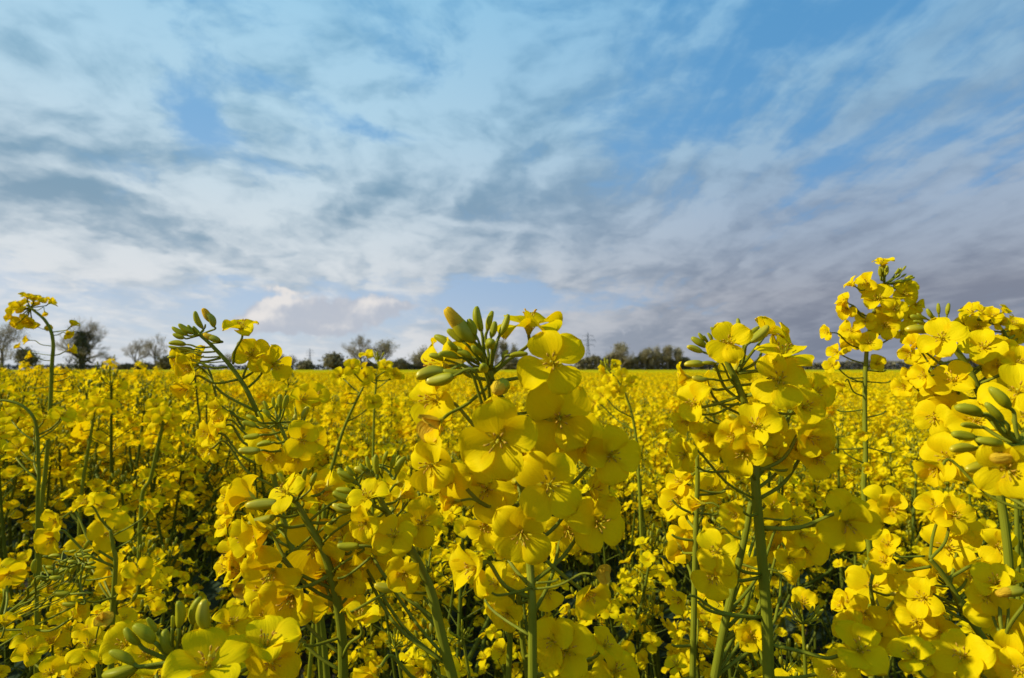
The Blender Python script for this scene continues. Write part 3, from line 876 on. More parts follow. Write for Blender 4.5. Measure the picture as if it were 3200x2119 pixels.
# --- H9 tall plant against the dark cloud
h = Hero('tallest rapeseed plant on the right, its flower spike standing against the dark cloud', E, 0.43,
         [(1430, 220), (1395, 300), (1355, 430), (1325, 560), (1308, 700), (1298, 900), (1297, 1150), (1302, 1400), (1290, 150, 0, G), (1310, 400, 0, G), (1335, 650, 0, G), (1340, 1000, 0, G)], 16, 38, 18)
h.k = .86
nod = (1430, 228, 0)
for k in range(24):
    a = h.rg.uniform(-.35, 2.0); r = h.rg.uniform(40, 175); L = h.rg.uniform(38, 58)
    x = 1440 + r * math.cos(a); y = 215 - r * math.sin(a) * .55
    if a > 1.3: x -= 20
    h.bud((x + L * math.cos(a * .8 + .2), y - L * math.sin(a * .8 + .2)), (x, y), 'g' if k % 4 else 'y', h.rg.uniform(-.012, .012), node=nod)
for x, y, dm, n, op in [(1418, 98, 180, (0, .95, .2), .25), (1312, 225, 190, (-.35, .3, .85), .12), (1385, 330, 240, (-.05, .35, .9), .1), (1560, 300, 200, (.35, .2, .85), .15), (1640, 370, 150, (.7, .2, .5), .3), (1170, 355, 170, (-.7, .45, .4), .45), (1180, 400, 180, (-.5, -.2, .7), .35), (1205, 545, 190, (-.3, .2, .9), .1), (1300, 480, 160, (-.1, .3, .8), .2), (1432, 510, 220, (.15, .05, .95), .12), (1325, 625, 190, (.02, .45, .85), .15), (1050, 555, 140, (-.8, .2, .5), .35), (1110, 690, 160, (-.5, .35, .7), .2), (1078, 780, 140, (-.4, .2, .8), .3), (1375, 765, 150, (.3, .1, .85), .3), (1150, 905, 150, (-.4, -.4, .6), .55), (1600, 455, 180, (.5, .1, .8), .2), (1545, 560, 170, (.5, .1, .8), .25), (1500, 400, 190, (.3, .2, .9), .15), (1220, 240, 150, (-.7, .6, .2), .5), (1205, 620, 170, (-.2, -.2, .9), .2), (1590, 250, 160, (.5, .5, .6), .2), (1450, 430, 200, (.2, .1, .9), .15), (1280, 1240, 130, (-.1, -.3, .8), .5), (1320, 1470, 110, (0, -.2, .8), .5)]:
    h.flower(x, y, dm, n, h.rg.uniform(-.014, .006), op, along=.45, node=nod if y < 290 else None)
for x0, y0, x1, y1 in [(1285, 862, 1200, 858), (1290, 885, 1205, 882), (1310, 888, 1470, 884), (1300, 810, 1440, 812), (1300, 1130, 1440, 1085), (1300, 1075, 1110, 1078), (1300, 1335, 1090, 1325), (1310, 1330, 1500, 1360), (1300, 1440, 1150, 1350)]: h.twig(x0, y0, x1, y1, 9)
h.done()

# --- right hand group
h = Hero('rapeseed plant beside the tallest one with a bright flower under a tuft of buds', E, 0.27,
         [(1850, 600), (1905, 670), (1990, 790), (2060, 950), (2110, 1090, .006), (2150, 1300, .012), (2200, 150, .02, G), (2260, 600, .02, G), (2290, 1200, .02, G)], 34, 56, 19)
h.k = .93
nod = (1830, 560, 0)
for tip, base, kd in [((1862, 360), (1850, 440), 'g'), ((1790, 360), (1795, 435), 'g'), ((1715, 398), (1755, 460), 'g'), ((1648, 430), (1715, 468), 'g'), ((1606, 444), (1690, 490), 'g'), ((1625, 480), (1700, 505), 'g'), ((1572, 535), (1735, 545), 'y'), ((1740, 440), (1790, 490), 'g')]:
    h.bud(tip, base, kd, h.rg.uniform(-.006, .008), node=nod)
h.flower(1815, 600, 310, (-.22, .30, .92), -.014, .10, .5, node=(1900, 660, 0))
for x, y, dm, n, op in [(2100, 660, 290, (.1, .4, .85), .15), (2180, 690, 260, (.3, .1, .9), .2), (1640, 640, 190, (-.4, .4, .6), .5), (1600, 700, 170, (-.3, -.2, .8), .3), (1620, 830, 170, (-.4, -.3, .7), .4), (1890, 880, 310, (-.15, .5, .8), .15), (1800, 1000, 300, (-.35, -.05, .9), .15), (1760, 1130, 280, (-.3, -.1, .9), .2), (1880, 1090, 330, (0, -.2, .9), .15), (2200, 780, 270, (.3, .3, .8), .2), (1740, 720, 210, (-.4, .2, .8), .25), (1560, 930, 180, (-.4, 0, .8), .3), (2330, 760, 260, (.3, .3, .8), .2), (2290, 960, 340, (.1, .3, .9), .12), (1700, 850, 220, (-.5, .1, .8), .2)]:
    h.flower(x, y, dm, n, h.rg.uniform(-.012, .012), op)
h.twig(1925, 740, 1790, 760, 14); h.twig(1940, 775, 1700, 770, 14); h.twig(2030, 810, 2160, 700, 14); h.twig(2000, 790, 2380, 830, 12, 0, .01); h.twig(2060, 1000, 1980, 990, 14)
h.fill(2, 900, 1250, 250, 280); h.done()
h = Hero('rapeseed flower head behind the right hand plants, seen from the side in the sky', E, 0.42,
         [(2060, 470), (2170, 495), (2240, 570), (2280, 700), (2300, 900), (2310, 1300)], 16, 26, 20)
h.k = .85
for x, y, dm, n, op in [(2020, 420, 190, (-.3, .7, .5), .25), (2100, 430, 190, (.1, .7, .6), .2), (1960, 500, 170, (-.6, .2, .6), .3), (2060, 520, 190, (0, -.2, .9), .25), (2160, 450, 150, (.3, .6, .5), .3), (2230, 420, 130, (.7, .6, .2), .4), (1990, 550, 160, (-.3, -.4, .7), .3), (2300, 500, 170, (.2, .7, .5), .25), (2350, 560, 190, (.1, .2, .9), .2), (2210, 500, 130, (.4, .3, .7), .4), (2270, 590, 170, (0, .1, .9), .25)]:
    h.flower(x, y, dm, n, h.rg.uniform(-.014, .014), op, along=.3)
h.bud((2260, 620), (2300, 580), 'g'); h.bud((1915, 490), (1960, 520), 'g'); h.fill(2, 480, 700, 170, 150); h.done()
h = Hero('close rapeseed plant at the right edge with long pale buds pointing left', E, 0.19,
         [(2330, 1290), (2390, 1370), (2450, 1500), (2520, 1800)], 40, 56, 21)
nod = (2345, 1310, 0)
for tip, base, kd in [((1910, 1058), (2085, 1110), 'g'), ((1960, 1040), (2100, 1120), 'g'), ((2110, 1032), (2225, 1150), 'g'), ((1945, 1178), (2070, 1196), 'g'), ((1885, 1240), (2040, 1262), 'g'), ((2050, 1280), (2215, 1305), 'g'), ((1872, 1345), (2045, 1335), 'y'), ((1975, 1480), (2155, 1420), 'y'), ((2155, 1410), (2390, 1370), 'o'), ((2290, 1140), (2350, 1215), 'g'), ((2270, 1225), (2330, 1270), 'g'), ((2140, 930), (2270, 1065), 'g'), ((2085, 1100), (2180, 1150), 'g'), ((2060, 1370), (2230, 1360), 'g')]:
    h.bud(tip, base, kd, h.rg.uniform(-.006, .008), node=nod, sr=.0006)
h.flower(2330, 960, 400, (-.05, .3, .95), .02, .1); h.flower(2390, 1130, 330, (.1, .1, .95), .006, .12)
h.flower(1850, 1400, 330, (-.4, .1, .8), .02, .3, along=.2); h.flower(2260, 1480, 430, (.1, -.3, .9), -.004, .2); h.flower(1780, 1480, 260, (-.5, -.4, .6), .012, .45); h.flower(2040, 1150, 330, (0, .3, .9), .03, .15); h.flower(1960, 1420, 300, (-.2, -.1, .9), .026, .25)
h.done()
h = Hero('rapeseed plant with an arching stem near the right edge carrying a wide open flower', G, 0.30,
         [(1735, 640), (1790, 700), (1880, 830), (1960, 980), (2050, 1110), (2140, 1240), (2240, 1380), (2330, 1500)], 26, 58, 22)
h.k = .92
for x, y, dm, n, op in [(1850, 560, 380, (-.05, .25, .95), .1), (1690, 700, 220, (-.2, -.5, .7), .3), (1620, 970, 270, (.1, -.2, .9), .25), (1690, 900, 300, (-.2, .1, .9), .15), (1640, 800, 280, (-.1, .3, .9), .12), (1960, 450, 260, (.2, .4, .8), .2), (1780, 300, 260, (-.1, .3, .8), .2), (1900, 350, 270, (.2, .2, .9), .2), (2200, 560, 290, (.2, .1, .9), .15), (2160, 690, 240, (.1, -.4, .8), .3), (2010, 740, 260, (.1, -.3, .9), .2), (1780, 1120, 300, (.1, -.3, .8), .25), (1640, 1060, 260, (-.2, -.1, .9), .2), (1450, 540, 200, (-.2, .3, .8), .3), (1430, 660, 230, (-.3, .3, .8), .35)]:
    h.flower(x, y, dm, n, h.rg.uniform(-.012, .02), op)
h.twig(1740, 690, 1560, 710, 18); h.twig(1700, 620, 1490, 610, 12); h.twig(1880, 820, 1750, 805, 14); h.twig(1960, 870, 2090, 790, 14)
h.fill(5, 500, 1100, 270, 280); h.done()
h = Hero('rapeseed plant low on the right with small lit flowers below the tallest one', G, 0.34,
         [(1335, 810), (1345, 900), (1380, 1050), (1420, 1250), (1440, 1440)], 20, 36, 23)
for x, y, dm, n, op in [(1345, 815, 300, (-.1, .35, .9), .14), (1190, 930, 200, (-.5, .3, .6), .45), (1150, 960, 170, (-.6, .4, .4), .5), (1420, 250, 240, (.1, .3, .9), .12), (1470, 300, 220, (.3, -.1, .9), .2), (1620, 800, 240, (.3, .3, .8), .2), (1300, 1010, 250, (0, -.2, .9), .3), (1480, 970, 260, (.2, 0, .9), .25), (1380, 1150, 270, (0, .3, .8), .2), (1530, 1200, 260, (.2, .1, .9), .2), (1200, 1100, 230, (-.3, .3, .8), .25)]:
    h.flower(x, y, dm, n, h.rg.uniform(-.012, .03), op)
h.fill(4, 850, 1300, 250, 260); h.done()
h = Hero('rapeseed plant still in tight green bud beside the sturdy stem near the bottom', G, 0.34, [(880, 1060), (884, 1150), (892, 1280), (900, 1440)], 16, 24, 27)
for k in range(22):
    a = h.rg.uniform(-.5, 3.6); r = h.rg.uniform(15, 120); x = 876 + r * math.cos(a); y = 1050 - r * math.sin(a) * .8
    h.bud((x + 36 * math.cos(a), y - 30 - 25 * math.sin(a)), (x, y), 'g', h.rg.uniform(-.015, .015), node=(880, 1075, 0))
h.flower(880, 930, 190, (.2, .4, .7), .02, .4, along=.1)
h.done()
for lab, x0, y0, sd in [('small knob of pale green buds low down left of the middle stem', 400, 1220, 28), ('second small bud knob near the bottom beside the curved stem', 680, 1320, 29), ('leafy green bud head right of the curved thick stem', 850, 1160, 30)]:
    h = Hero(lab, D, 0.40, [(x0, y0), (x0 + 20, y0 + 110), (x0 + 50, y0 + 300), (x0 + 60, y0 + 500)], 16, 24, sd)
    for k in range(26):
        a = h.rg.uniform(-.7, 3.8); r = h.rg.uniform(8, 95); x = x0 + r * math.cos(a); y = y0 - r * math.sin(a) * .8; L = h.rg.uniform(26, 48)
        h.bud((x + L * math.cos(a) * .6, y - L * (.5 + .5 * math.sin(a))), (x, y), 'g', h.rg.uniform(-.015, .015), node=(x0, y0 + 15, 0))
    h.done()
h = Hero('close rapeseed plant in the bottom right corner with broad overlapping petals', G, 0.22,
         [(2230, 1180), (2290, 1300), (2350, 1440), (2420, 1700)], 36, 50, 24)
h.k = .9
for x, y, dm, n, op in [(2200, 1020, 400, (-.1, .1, .95), .2), (2320, 1060, 360, (.2, .1, .9), .2), (2260, 1270, 330, (0, -.2, .9), .2), (2330, 1380, 300, (0, -.1, .95), .2), (1960, 1290, 420, (-.3, .3, .8), .2), (2280, 800, 260, (.2, .7, .5), .2), (2180, 800, 330, (-.2, .5, .7), .4), (2120, 900, 260, (-.2, -.2, .9), .2), (1750, 1340, 360, (-.3, .3, .8), .25), (1620, 1290, 330, (-.3, .5, .6), .3), (2080, 1400, 360, (-.1, .1, .9), .2)]:
    h.flower(x, y, dm, n, h.rg.uniform(-.01, .02), op)
h.bud((2188, 872), (2368, 850), 'o', -.012); h.fill(2, 1150, 1440, 330, 300); h.done()

# loose stems reading clearly against the field
for lab, cr, d, pts, w0, w1, fl in [
    ('bare leaning rapeseed stem between the leaning plant and the middle plant', C, 0.5, [(195, 755), (140, 860), (70, 1010), (20, 1150), (-20, 1290), (-60, 1399)], 12, 28, [(110, 640, 130, (0, .4, .8)), (330, 640, 120, (.1, .6, .7)), (200, 700, 130, (.3, .2, .8)), (20, 700, 130, (-.4, .2, .8)), (250, 880, 130, (.2, .3, .8))]),
    ('small rapeseed head with a bud tuft poking above the crop before the green willow', C, 0.62, [(285, 620), (275, 700), (262, 850), (255, 1000), (250, 1250)], 8, 18, [(205, 560, 110, (-.3, .8, .4)), (130, 655, 100, (-.2, .3, .9)), (330, 660, 110, (.2, .4, .8)), (240, 690, 110, (0, .3, .8)), (390, 690, 100, (.3, .3, .8))]),
    ('small rapeseed head poking above the crop in front of the long hedge', C, 0.62, [(1835, 665), (1900, 740), (1960, 860), (2000, 1000), (2030, 1200)], 10, 20, [(1880, 628, 90, (.1, .3, .9)), (1790, 650, 60, (-.4, .2, .8)), (1930, 700, 110, (.3, .2, .9)), (1840, 730, 110, (-.2, .3, .9)), (1790, 830, 130, (-.3, .1, .9)), (1740, 880, 130, (-.4, 0, .9)), (1990, 740, 110, (.3, .3, .8))]),
    ('thin dark stem rising among the field flowers right of the hooked plant', A, 0.75, [(635, 940), (610, 1100), (585, 1250), (560, 1399), (540, 1600)], 14, 24, [(640, 900, 120, (0, .5, .8)), (690, 940, 110, (.3, .4, .8)), (580, 960, 110, (-.4, .3, .8))]),
    ('dark upright stem with a crown of small flowers left of the leaning plant', A, 0.62, [(1100, 1010), (1075, 1120), (1045, 1250), (1010, 1399), (960, 200, 0, B), (940, 460, 0, B)], 20, 26, [(1090, 960, 140, (0, .6, .7)), (1160, 980, 130, (.4, .4, .7)), (1030, 990, 130, (-.5, .3, .7)), (1120, 1030, 130, (.1, 0, .9)), (1050, 900, 130, (-.1, .6, .7))])]:
    h = Hero(lab, cr, d, pts, w0, w1, hash(lab) % 1000 if False else len(lab) * 7)
    for f in fl: h.flower(f[0], f[1], f[2], f[3], h.rg.uniform(-.02, .02), .2)
    if 'tuft' in lab or 'hedge' in lab:
        for k in range(9):
            a = h.rg.uniform(.5, 2.4); r = h.rg.uniform(20, 70); x0 = pts[0][0]; y0 = pts[0][1]
            h.bud((x0 + (r + 34) * math.cos(a), y0 - (r + 34) * math.sin(a)), (x0 + r * math.cos(a), y0 - r * math.sin(a)), 'g', h.rg.uniform(-.01, .01), node=(x0, y0, 0))
    h.fill(2, pts[1][1], pts[2][1], 130, 120)
    h.done()
# ------------------------------------------------------------------ plants of the field
def flower_tmpl(pets, seed, stam=True):
    """whole open flower, axis +Z, radius 1: slots 0 petal, 1 green"""
    rg = random.Random(seed)
    mb = MB()
    op = rg.choice((0.08, 0.15, 0.22, 0.3, 0.5))
    for k in range(4):
        a = k * math.pi / 2 + (0.14 if k % 2 else -0.14) + rg.uniform(-.12, .12)
        T = Matrix.Rotation(a, 4, 'Z') @ Matrix.Rotation(op * 1.4 + rg.uniform(-.15, .15), 4, 'X') @ Matrix.Rotation(rg.uniform(-.25, .25), 4, 'Y')
        mb.put(rg.choice(pets), T)
    if stam:
        for k in range(5):
            a = k * 1.257; c, s = math.cos(a) * .12, math.sin(a) * .12
            tube(mb, [(0, 0, 0), (c, s, .26), (c * 1.3, s * 1.3, .38)], [.03, .03, .05], 3, 2)
        for k in range(4):
            a = k * math.pi / 2 + .78
            T = Matrix.Rotation(a, 4, 'Z')
            mb.put((np.array([(.05, -.05, -.16), (.05, .05, -.16), (.22, .06, .10), (.22, -.06, .10)]), [(0, 1, 2, 3)], [1], np.zeros((4, 2))), T)
    return mb.tmpl()


FL_MID = [flower_tmpl(PET_MID, 500 + i) for i in range(8)]
FL_LO = [flower_tmpl(PET_LO, 600 + i, False) for i in range(8)]
FL_ME = [tm_mesh('flower', t, [PETAL_F, SEPAL, FILA]) for t in FL_MID]
BUD_LO = bud_tmpl(3, 5, 4, 0, .24)
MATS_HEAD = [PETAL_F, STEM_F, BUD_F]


def leaf_tmpl(seed, n=6):
    rg = random.Random(seed)
    V = []; F = []
    droop = rg.uniform(.3, .9); fold = rg.uniform(.1, .3); ph = rg.uniform(0, 6)
    for j in range(n + 1):
        t = j / n
        w = .22 * math.sin(math.pi * min(1, t * .92 + .08)) ** .8 * (1 + .2 * math.sin(t * 14 + ph))
        for u in (-1, 0, 1):
            V.append((u * w, t, fold * abs(u) * w * 2 + .25 * t - droop * t * t + .03 * math.sin(t * 9 + u * 2 + ph)))
    for j in range(n):
        for i in range(2):
            a = j * 3 + i
            F.append((a, a + 1, a + 4, a + 3))
    return (np.array(V), F, [0] * len(F), np.zeros((len(V), 2)))


LEAF_T = [leaf_tmpl(i) for i in range(5)]


def skeleton(seed, H=1.10):
    """stem, branches and racemes of one field plant, base at the origin"""
    rg = random.Random(seed)
    lean = Vector((rg.uniform(-.10, .10), rg.uniform(-.10, .10), 0))
    stem = spline([(0, 0, 0), lean * .15 + Vector((0, 0, H * .4)), lean * .5 + Vector((0, 0, H * .75)), lean + Vector((0, 0, H))], 5)
    rac = [stem[-5:]]
    tubes = [(stem, [.0048 - .0032 * i / (len(stem) - 1) for i in range(len(stem))])]
    nb = rg.randint(6, 8)
    for k in range(nb):
        t = rg.uniform(.48, .86)
        p = stem[int(t * (len(stem) - 1))]
        a = k * 2.4 + rg.uniform(-.5, .5)
        top = H - rg.uniform(.0, .30) if k else H - .04
        r = rg.uniform(.05, .17)
        e = Vector((p.x + math.cos(a) * r, p.y + math.sin(a) * r, max(top, p.z + .14)))
        m = p.lerp(e, .5) + Vector((math.cos(a) * r * .25, math.sin(a) * r * .25, -.02))
        br = spline([p, m, e], 5)
        tubes.append((br, [.0028 - .0014 * i / (len(br) - 1) for i in range(len(br))]))
        rac.append(br[-4:])
    leaves = []
    for k in range(7):
        t = rg.uniform(.22, .74)
        p = stem[int(t * (len(stem) - 1))]
        a = rg.uniform(0, 6.28)
        leaves.append((p, a, rg.uniform(.08, .17) * (1.3 - t * .7), rg.randrange(5)))
    return rg, tubes, rac, leaves


def raceme(rg, path, nfl):
    """returns flower matrices, bud matrices and stalk lines"""
    tip = path[-1]; ax = (path[-1] - path[0]).normalized()
    fl, bd, st = [], [], []
    a0 = rg.uniform(0, 6.28)
    def on(d): return tip - ax * d
    for k in range(10):
        a = a0 + k * 2.4; sp = .004 + .0011 * k
        p = on(-.006 + .0012 * k)
        o = (frame(ax) @ Vector((math.cos(a) * sp, math.sin(a) * sp, .010 - .0007 * k)))
        z = (ax * 1.2 + o * 60).normalized()
        bd.append((p + o, z, rg.uniform(.005, .0085)))
        st.append((on(.004), p + o, .0005))
    for k in range(nfl):
        a = a0 + 1 + k * 2.4; d = .006 + .0046 * k * rg.uniform(.85, 1.1)
        rr = .012 + .010 * min(1, k / 6) * rg.uniform(.7, 1.2)
        o = frame(ax) @ Vector((math.cos(a) * rr, math.sin(a) * rr, .008 - .004 * min(1, k / 9)))
        z = (o.normalized() * rg.uniform(.5, 1.2) + ax * rg.uniform(.1, .8) + Vector((0, 0, .25))).normalized()
        p = on(d) + o
        fl.append((p, z, rg.uniform(.0086, .0116)))
        st.append((on(d), p - z * .002, .0005))
    for k in range(7):
        a = a0 + k * 2.4; d = .006 + .0052 * nfl + .007 * k
        o = frame(ax) @ Vector((math.cos(a) * .026, math.sin(a) * .026, .016))
        st.append((on(d), on(d) + o, .0007))
    return fl, bd, st


def stem_mesh(tubes, sticks, sides=5, with_leaf=None, mats=None):
    mb = MB()
    for p, r in tubes: tube(mb, p, r, sides, 0, cap=False)
    for a, b, r in sticks: tube(mb, [a, b], [r, r * .9], 3, 0, cap=False)
    return mb


def leaf_mat(l):
    p, a, s, k = l
    return Matrix.Translation(p) @ Matrix.Rotation(a, 4, 'Z') @ Matrix.Scale(s, 4)


# three levels of detail: near (every flower a part), middle (every flower head a part), far (one merged mesh)
NEAR, MID, FAR = [], [], []
for i in range(7):
    rg, tubes, rac, leaves = skeleton(700 + i)
    fls, bds, sts = [], [], []
    for r in rac:
        f, b, s = raceme(rg, r, rg.randint(10, 12)); fls += f; bds.append(b); sts += s
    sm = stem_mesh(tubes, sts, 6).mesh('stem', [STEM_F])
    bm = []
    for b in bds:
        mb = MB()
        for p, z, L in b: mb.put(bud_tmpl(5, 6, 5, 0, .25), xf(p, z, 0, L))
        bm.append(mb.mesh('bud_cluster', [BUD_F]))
    lm = []
    for l in leaves[:5]:
        mb = MB(); mb.put(LEAF_T[l[3]], leaf_mat(l)); lm.append(mb.mesh('leaf', [LEAF]))
    NEAR.append((sm, bm, lm, [(rg.choice(FL_ME), xf(p, z, rg.uniform(0, 6.28), s)) for p, z, s in fls][:98]))
for i in range(9):
    rg, tubes, rac, leaves = skeleton(800 + i)
    sts = []; heads = []
    for r in rac:
        f, b, s = raceme(rg, r, rg.randint(15, 20)); sts += s
        mb = MB()
        for p, z, sc in f: mb.put(rg.choice(FL_LO), xf(p, z, rg.uniform(0, 6.28), sc * 1.2))
        for p, z, L in b:
            v, ff, m, uv = BUD_LO; mb.put((v, ff, [2] * len(ff), uv), xf(p, z, 0, L))
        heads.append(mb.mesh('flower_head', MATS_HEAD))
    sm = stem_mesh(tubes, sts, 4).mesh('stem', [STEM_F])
    lm = []
    for l in leaves[:4]:
        mb = MB(); mb.put(LEAF_T[l[3]], leaf_mat(l)); lm.append(mb.mesh('leaf', [LEAF]))
    MID.append((sm, heads, lm))
for i in range(8):
    rg, tubes, rac, leaves = skeleton(900 + i)
    mb = MB()
    for p, r in tubes: tube(mb, p[::2] if len(p) > 8 else p, [x * 1.1 for x in (r[::2] if len(p) > 8 else r)], 3, 1, cap=False)
    for r in rac:
        f, b, s = raceme(rg, r, rg.randint(14, 19))
        for p, z, sc in f: mb.put(rg.choice(FL_LO), xf(p, z, rg.uniform(0, 6.28), sc * 1.4))
        for p, z, L in b[::2]:
            v, ff, m, uv = BUD_LO; mb.put((v, ff, [2] * len(ff), uv), xf(p, z, 0, L * 1.2))
    for l in leaves:
        v, ff, m, uv = LEAF_T[l[3]]; mb.put((v, ff, [3] * len(ff), uv), leaf_mat(l))
    FAR.append(mb.mesh('rapeseed_plant_mesh', MATS_HEAD + [LEAF]))

frg = random.Random(77)


def top_height(x, y):
    d = math.hypot(x, y)
    drop = .135 + .075 * (1 - math.exp(-y / 2.5))
    az = x / max(y, .1)
    if az < -.3: drop -= .13 * min(1, (-.3 - az) / .35) * min(1, y / 1.2) * (1 if y < 9 else max(0, 1 - (y - 9) / 5))
    h = CAM_H - drop + frg.uniform(-.055, .045) + .03 * mnoise.noise(Vector((x * .6, y * .6, 3)))
    if frg.random() < .05 and y > .8: h += frg.uniform(.03, .09)
    if y < .75: h = min(h, CAM_H - .27 * y + frg.uniform(-.05, .01)) - (.05 if az < -.2 else 0)
    return h


def scatter(y0, y1, cell, wide):
    out = []
    ny = int((y1 - y0) / cell)
    for j in range(ny):
        y = y0 + (j + .5) * cell
        hw = y * 1.0 + wide
        nx = int(2 * hw / cell)
        for i in range(nx):
            out.append((-hw + (i + .5) * cell + frg.uniform(-.45, .45) * cell, y + frg.uniform(-.45, .45) * cell))
    return out


pts = scatter(.42, 3.6, .150, .10)
pts.sort(key=lambda p: p[1] + .3 * abs(p[0]))
indiv, rest = pts[:296], pts[296:]
G1 = 'rapeseed plants of the near rows'
L1 = 'leafy yellow flowering rapeseed plant growing among others in the near rows of the crop'
L2 = 'yellow flowering rapeseed plant standing in the crowded rows a few steps into the field'
for n, (x, y) in enumerate(indiv):
    H = top_height(x, y)
    s = H / 1.10
    near = n < 60
    r = empty('rapeseed_plant', (x, y, 0), L1 if near else L2, 'rapeseed plant', G1 if near else 'rapeseed plants a few steps into the field')
    r.rotation_euler.z = frg.uniform(0, 6.28)
    r.scale = (s, s, s)
    if near:
        sm, bm, lm, fl = NEAR[n % len(NEAR)]
        obj('stem', sm, r)
        for m in bm: obj('bud_cluster', m, r)
        for m in lm: obj('leaf', m, r)
        for m, M in fl: obj('flower', m, r, M)
    else:
        sm, hd, lm = MID[n % len(MID)]
        obj('stem', sm, r)
        for m in hd: obj('flower_head', m, r)
        for m in lm: obj('leaf', m, r)

far = [(x, y) for x, y in rest] + scatter(3.6, 7, .165, .4) + scatter(7, 14, .21, .6) + scatter(14, 36, .30, 1.0)
# ... as ONE object: a point cloud with instanced plant meshes
V = []; ROT = []; SCL = []; VAR = []
for x, y in far:
    H = top_height(x, y)
    V.append((x, y, 0)); ROT.append((frg.uniform(-.06, .06), frg.uniform(-.06, .06), frg.uniform(0, 6.28)))
    w = 1.0 if y < 7 else (1.15 if y < 14 else 1.4)
    SCL.append((H / 1.10 * w, H / 1.10 * w, H / 1.10)); VAR.append(frg.randrange(len(FAR)))
me = bpy.data.meshes.new('rapeseed_crop')
me.from_pydata(V, [], [])
for nm, ty, arr in (('rot', 'FLOAT_VECTOR', ROT), ('scl', 'FLOAT_VECTOR', SCL)):
    at = me.attributes.new(nm, ty, 'POINT'); at.data.foreach_set('vector', np.array(arr, dtype=np.float32).ravel())
at = me.attributes.new('var', 'INT', 'POINT'); at.data.foreach_set('value', np.array(VAR, dtype=np.int32))
crop = obj('rapeseed_crop', me)
tag(crop, 'dense yellow rapeseed crop filling the field behind the near plants', 'rapeseed crop', None, 'stuff')
ng = bpy.data.node_groups.new('crop_instances', 'GeometryNodeTree')
ng.interface.new_socket('Geometry', in_out='INPUT', socket_type='NodeSocketGeometry')
ng.interface.new_socket('Geometry', in_out='OUTPUT', socket_type='NodeSocketGeometry')
gi = ng.nodes.new('NodeGroupInput'); go = ng.nodes.new('NodeGroupOutput')
jn = ng.nodes.new('GeometryNodeJoinGeometry')
for m in FAR:
    src = bpy.data.objects.new('rapeseed_plant_source', m)
    oi = ng.nodes.new('GeometryNodeObjectInfo'); oi.inputs['Object'].default_value = src
    ti = ng.nodes.new('GeometryNodeGeometryToInstance')
    ng.links.new(oi.outputs['Geometry'], ti.inputs[0]); ng.links.new(ti.outputs[0], jn.inputs[0])
ip = ng.nodes.new('GeometryNodeInstanceOnPoints')
ng.links.new(gi.outputs[0], ip.inputs['Points']); ng.links.new(jn.outputs[0], ip.inputs['Instance'])
ip.inputs['Pick Instance'].default_value = True
for nm, ty, sock in (('rot', 'FLOAT_VECTOR', 'Rotation'), ('scl', 'FLOAT_VECTOR', 'Scale'), ('var', 'INT', 'Instance Index')):
    na = ng.nodes.new('GeometryNodeInputNamedAttribute'); na.data_type = ty; na.inputs['Name'].default_value = nm
    o = [q for q in na.outputs if q.enabled and q.name == 'Attribute'][0]
    ng.links.new(o, ip.inputs[sock])
ng.links.new(ip.outputs[0], go.inputs[0])
md = crop.modifiers.new('plants', 'NODES'); md.node_group = ng

# the far part of the crop: one rough canopy of flower tops
V = []; F = []
rows = [26 * (225 / 26) ** (j / 70) for j in range(71)]
NA = 240
for j, y in enumerate(rows):
    for i in range(NA + 1):
        x = (-1 + 2 * i / NA) * (y * 1.15 + 2)
        z = CAM_H - .235 + .05 * mnoise.noise(Vector((x * .9, y * .9, 0))) + .045 * mnoise.noise(Vector((x * 3.1, y * 3.1, 5))) - (.25 if j == 0 else 0)
        V.append((x, y, z))
for j in range(70):
    for i in range(NA):
        a = j * (NA + 1) + i
        F.append((a, a + 1, a + NA + 2, a + NA + 1))
mb = MB(); mb.add(V, F, 0)


def canopy(nt):
    tc = nd(nt, 'TexCoord')
    n = noise(nt, tc.outputs['Object'], 5, 4, .6)
    c = ramp(nt, n, [(.32, (.30, .26, .015)), (.5, (.62, .48, .006)), (.7, (.82, .66, .008))])
    n2 = noise(nt, tc.outputs['Object'], .12, 3)
    return mixc(nt, mth(nt, 'MULTIPLY', n2, .35), c, (.50, .42, .01))


CANOPY = leafy('crop_canopy', canopy, .25, 0.0, .5)
tag(obj('rapeseed_canopy', mb.mesh('rapeseed_canopy', [CANOPY])), 'far yellow rapeseed flower tops reaching back to the hedge', 'rapeseed crop', None, 'stuff')

# ground
mb = MB()
mb.add([(-4000, -60, 0), (4000, -60, 0), (4000, 4000, 0), (-4000, 4000, 0)], [(0, 1, 2, 3)], 0, smooth=False)
tag(obj('ground', mb.mesh('ground', [SOIL])), 'dark soil under the crop', None, None, 'structure')

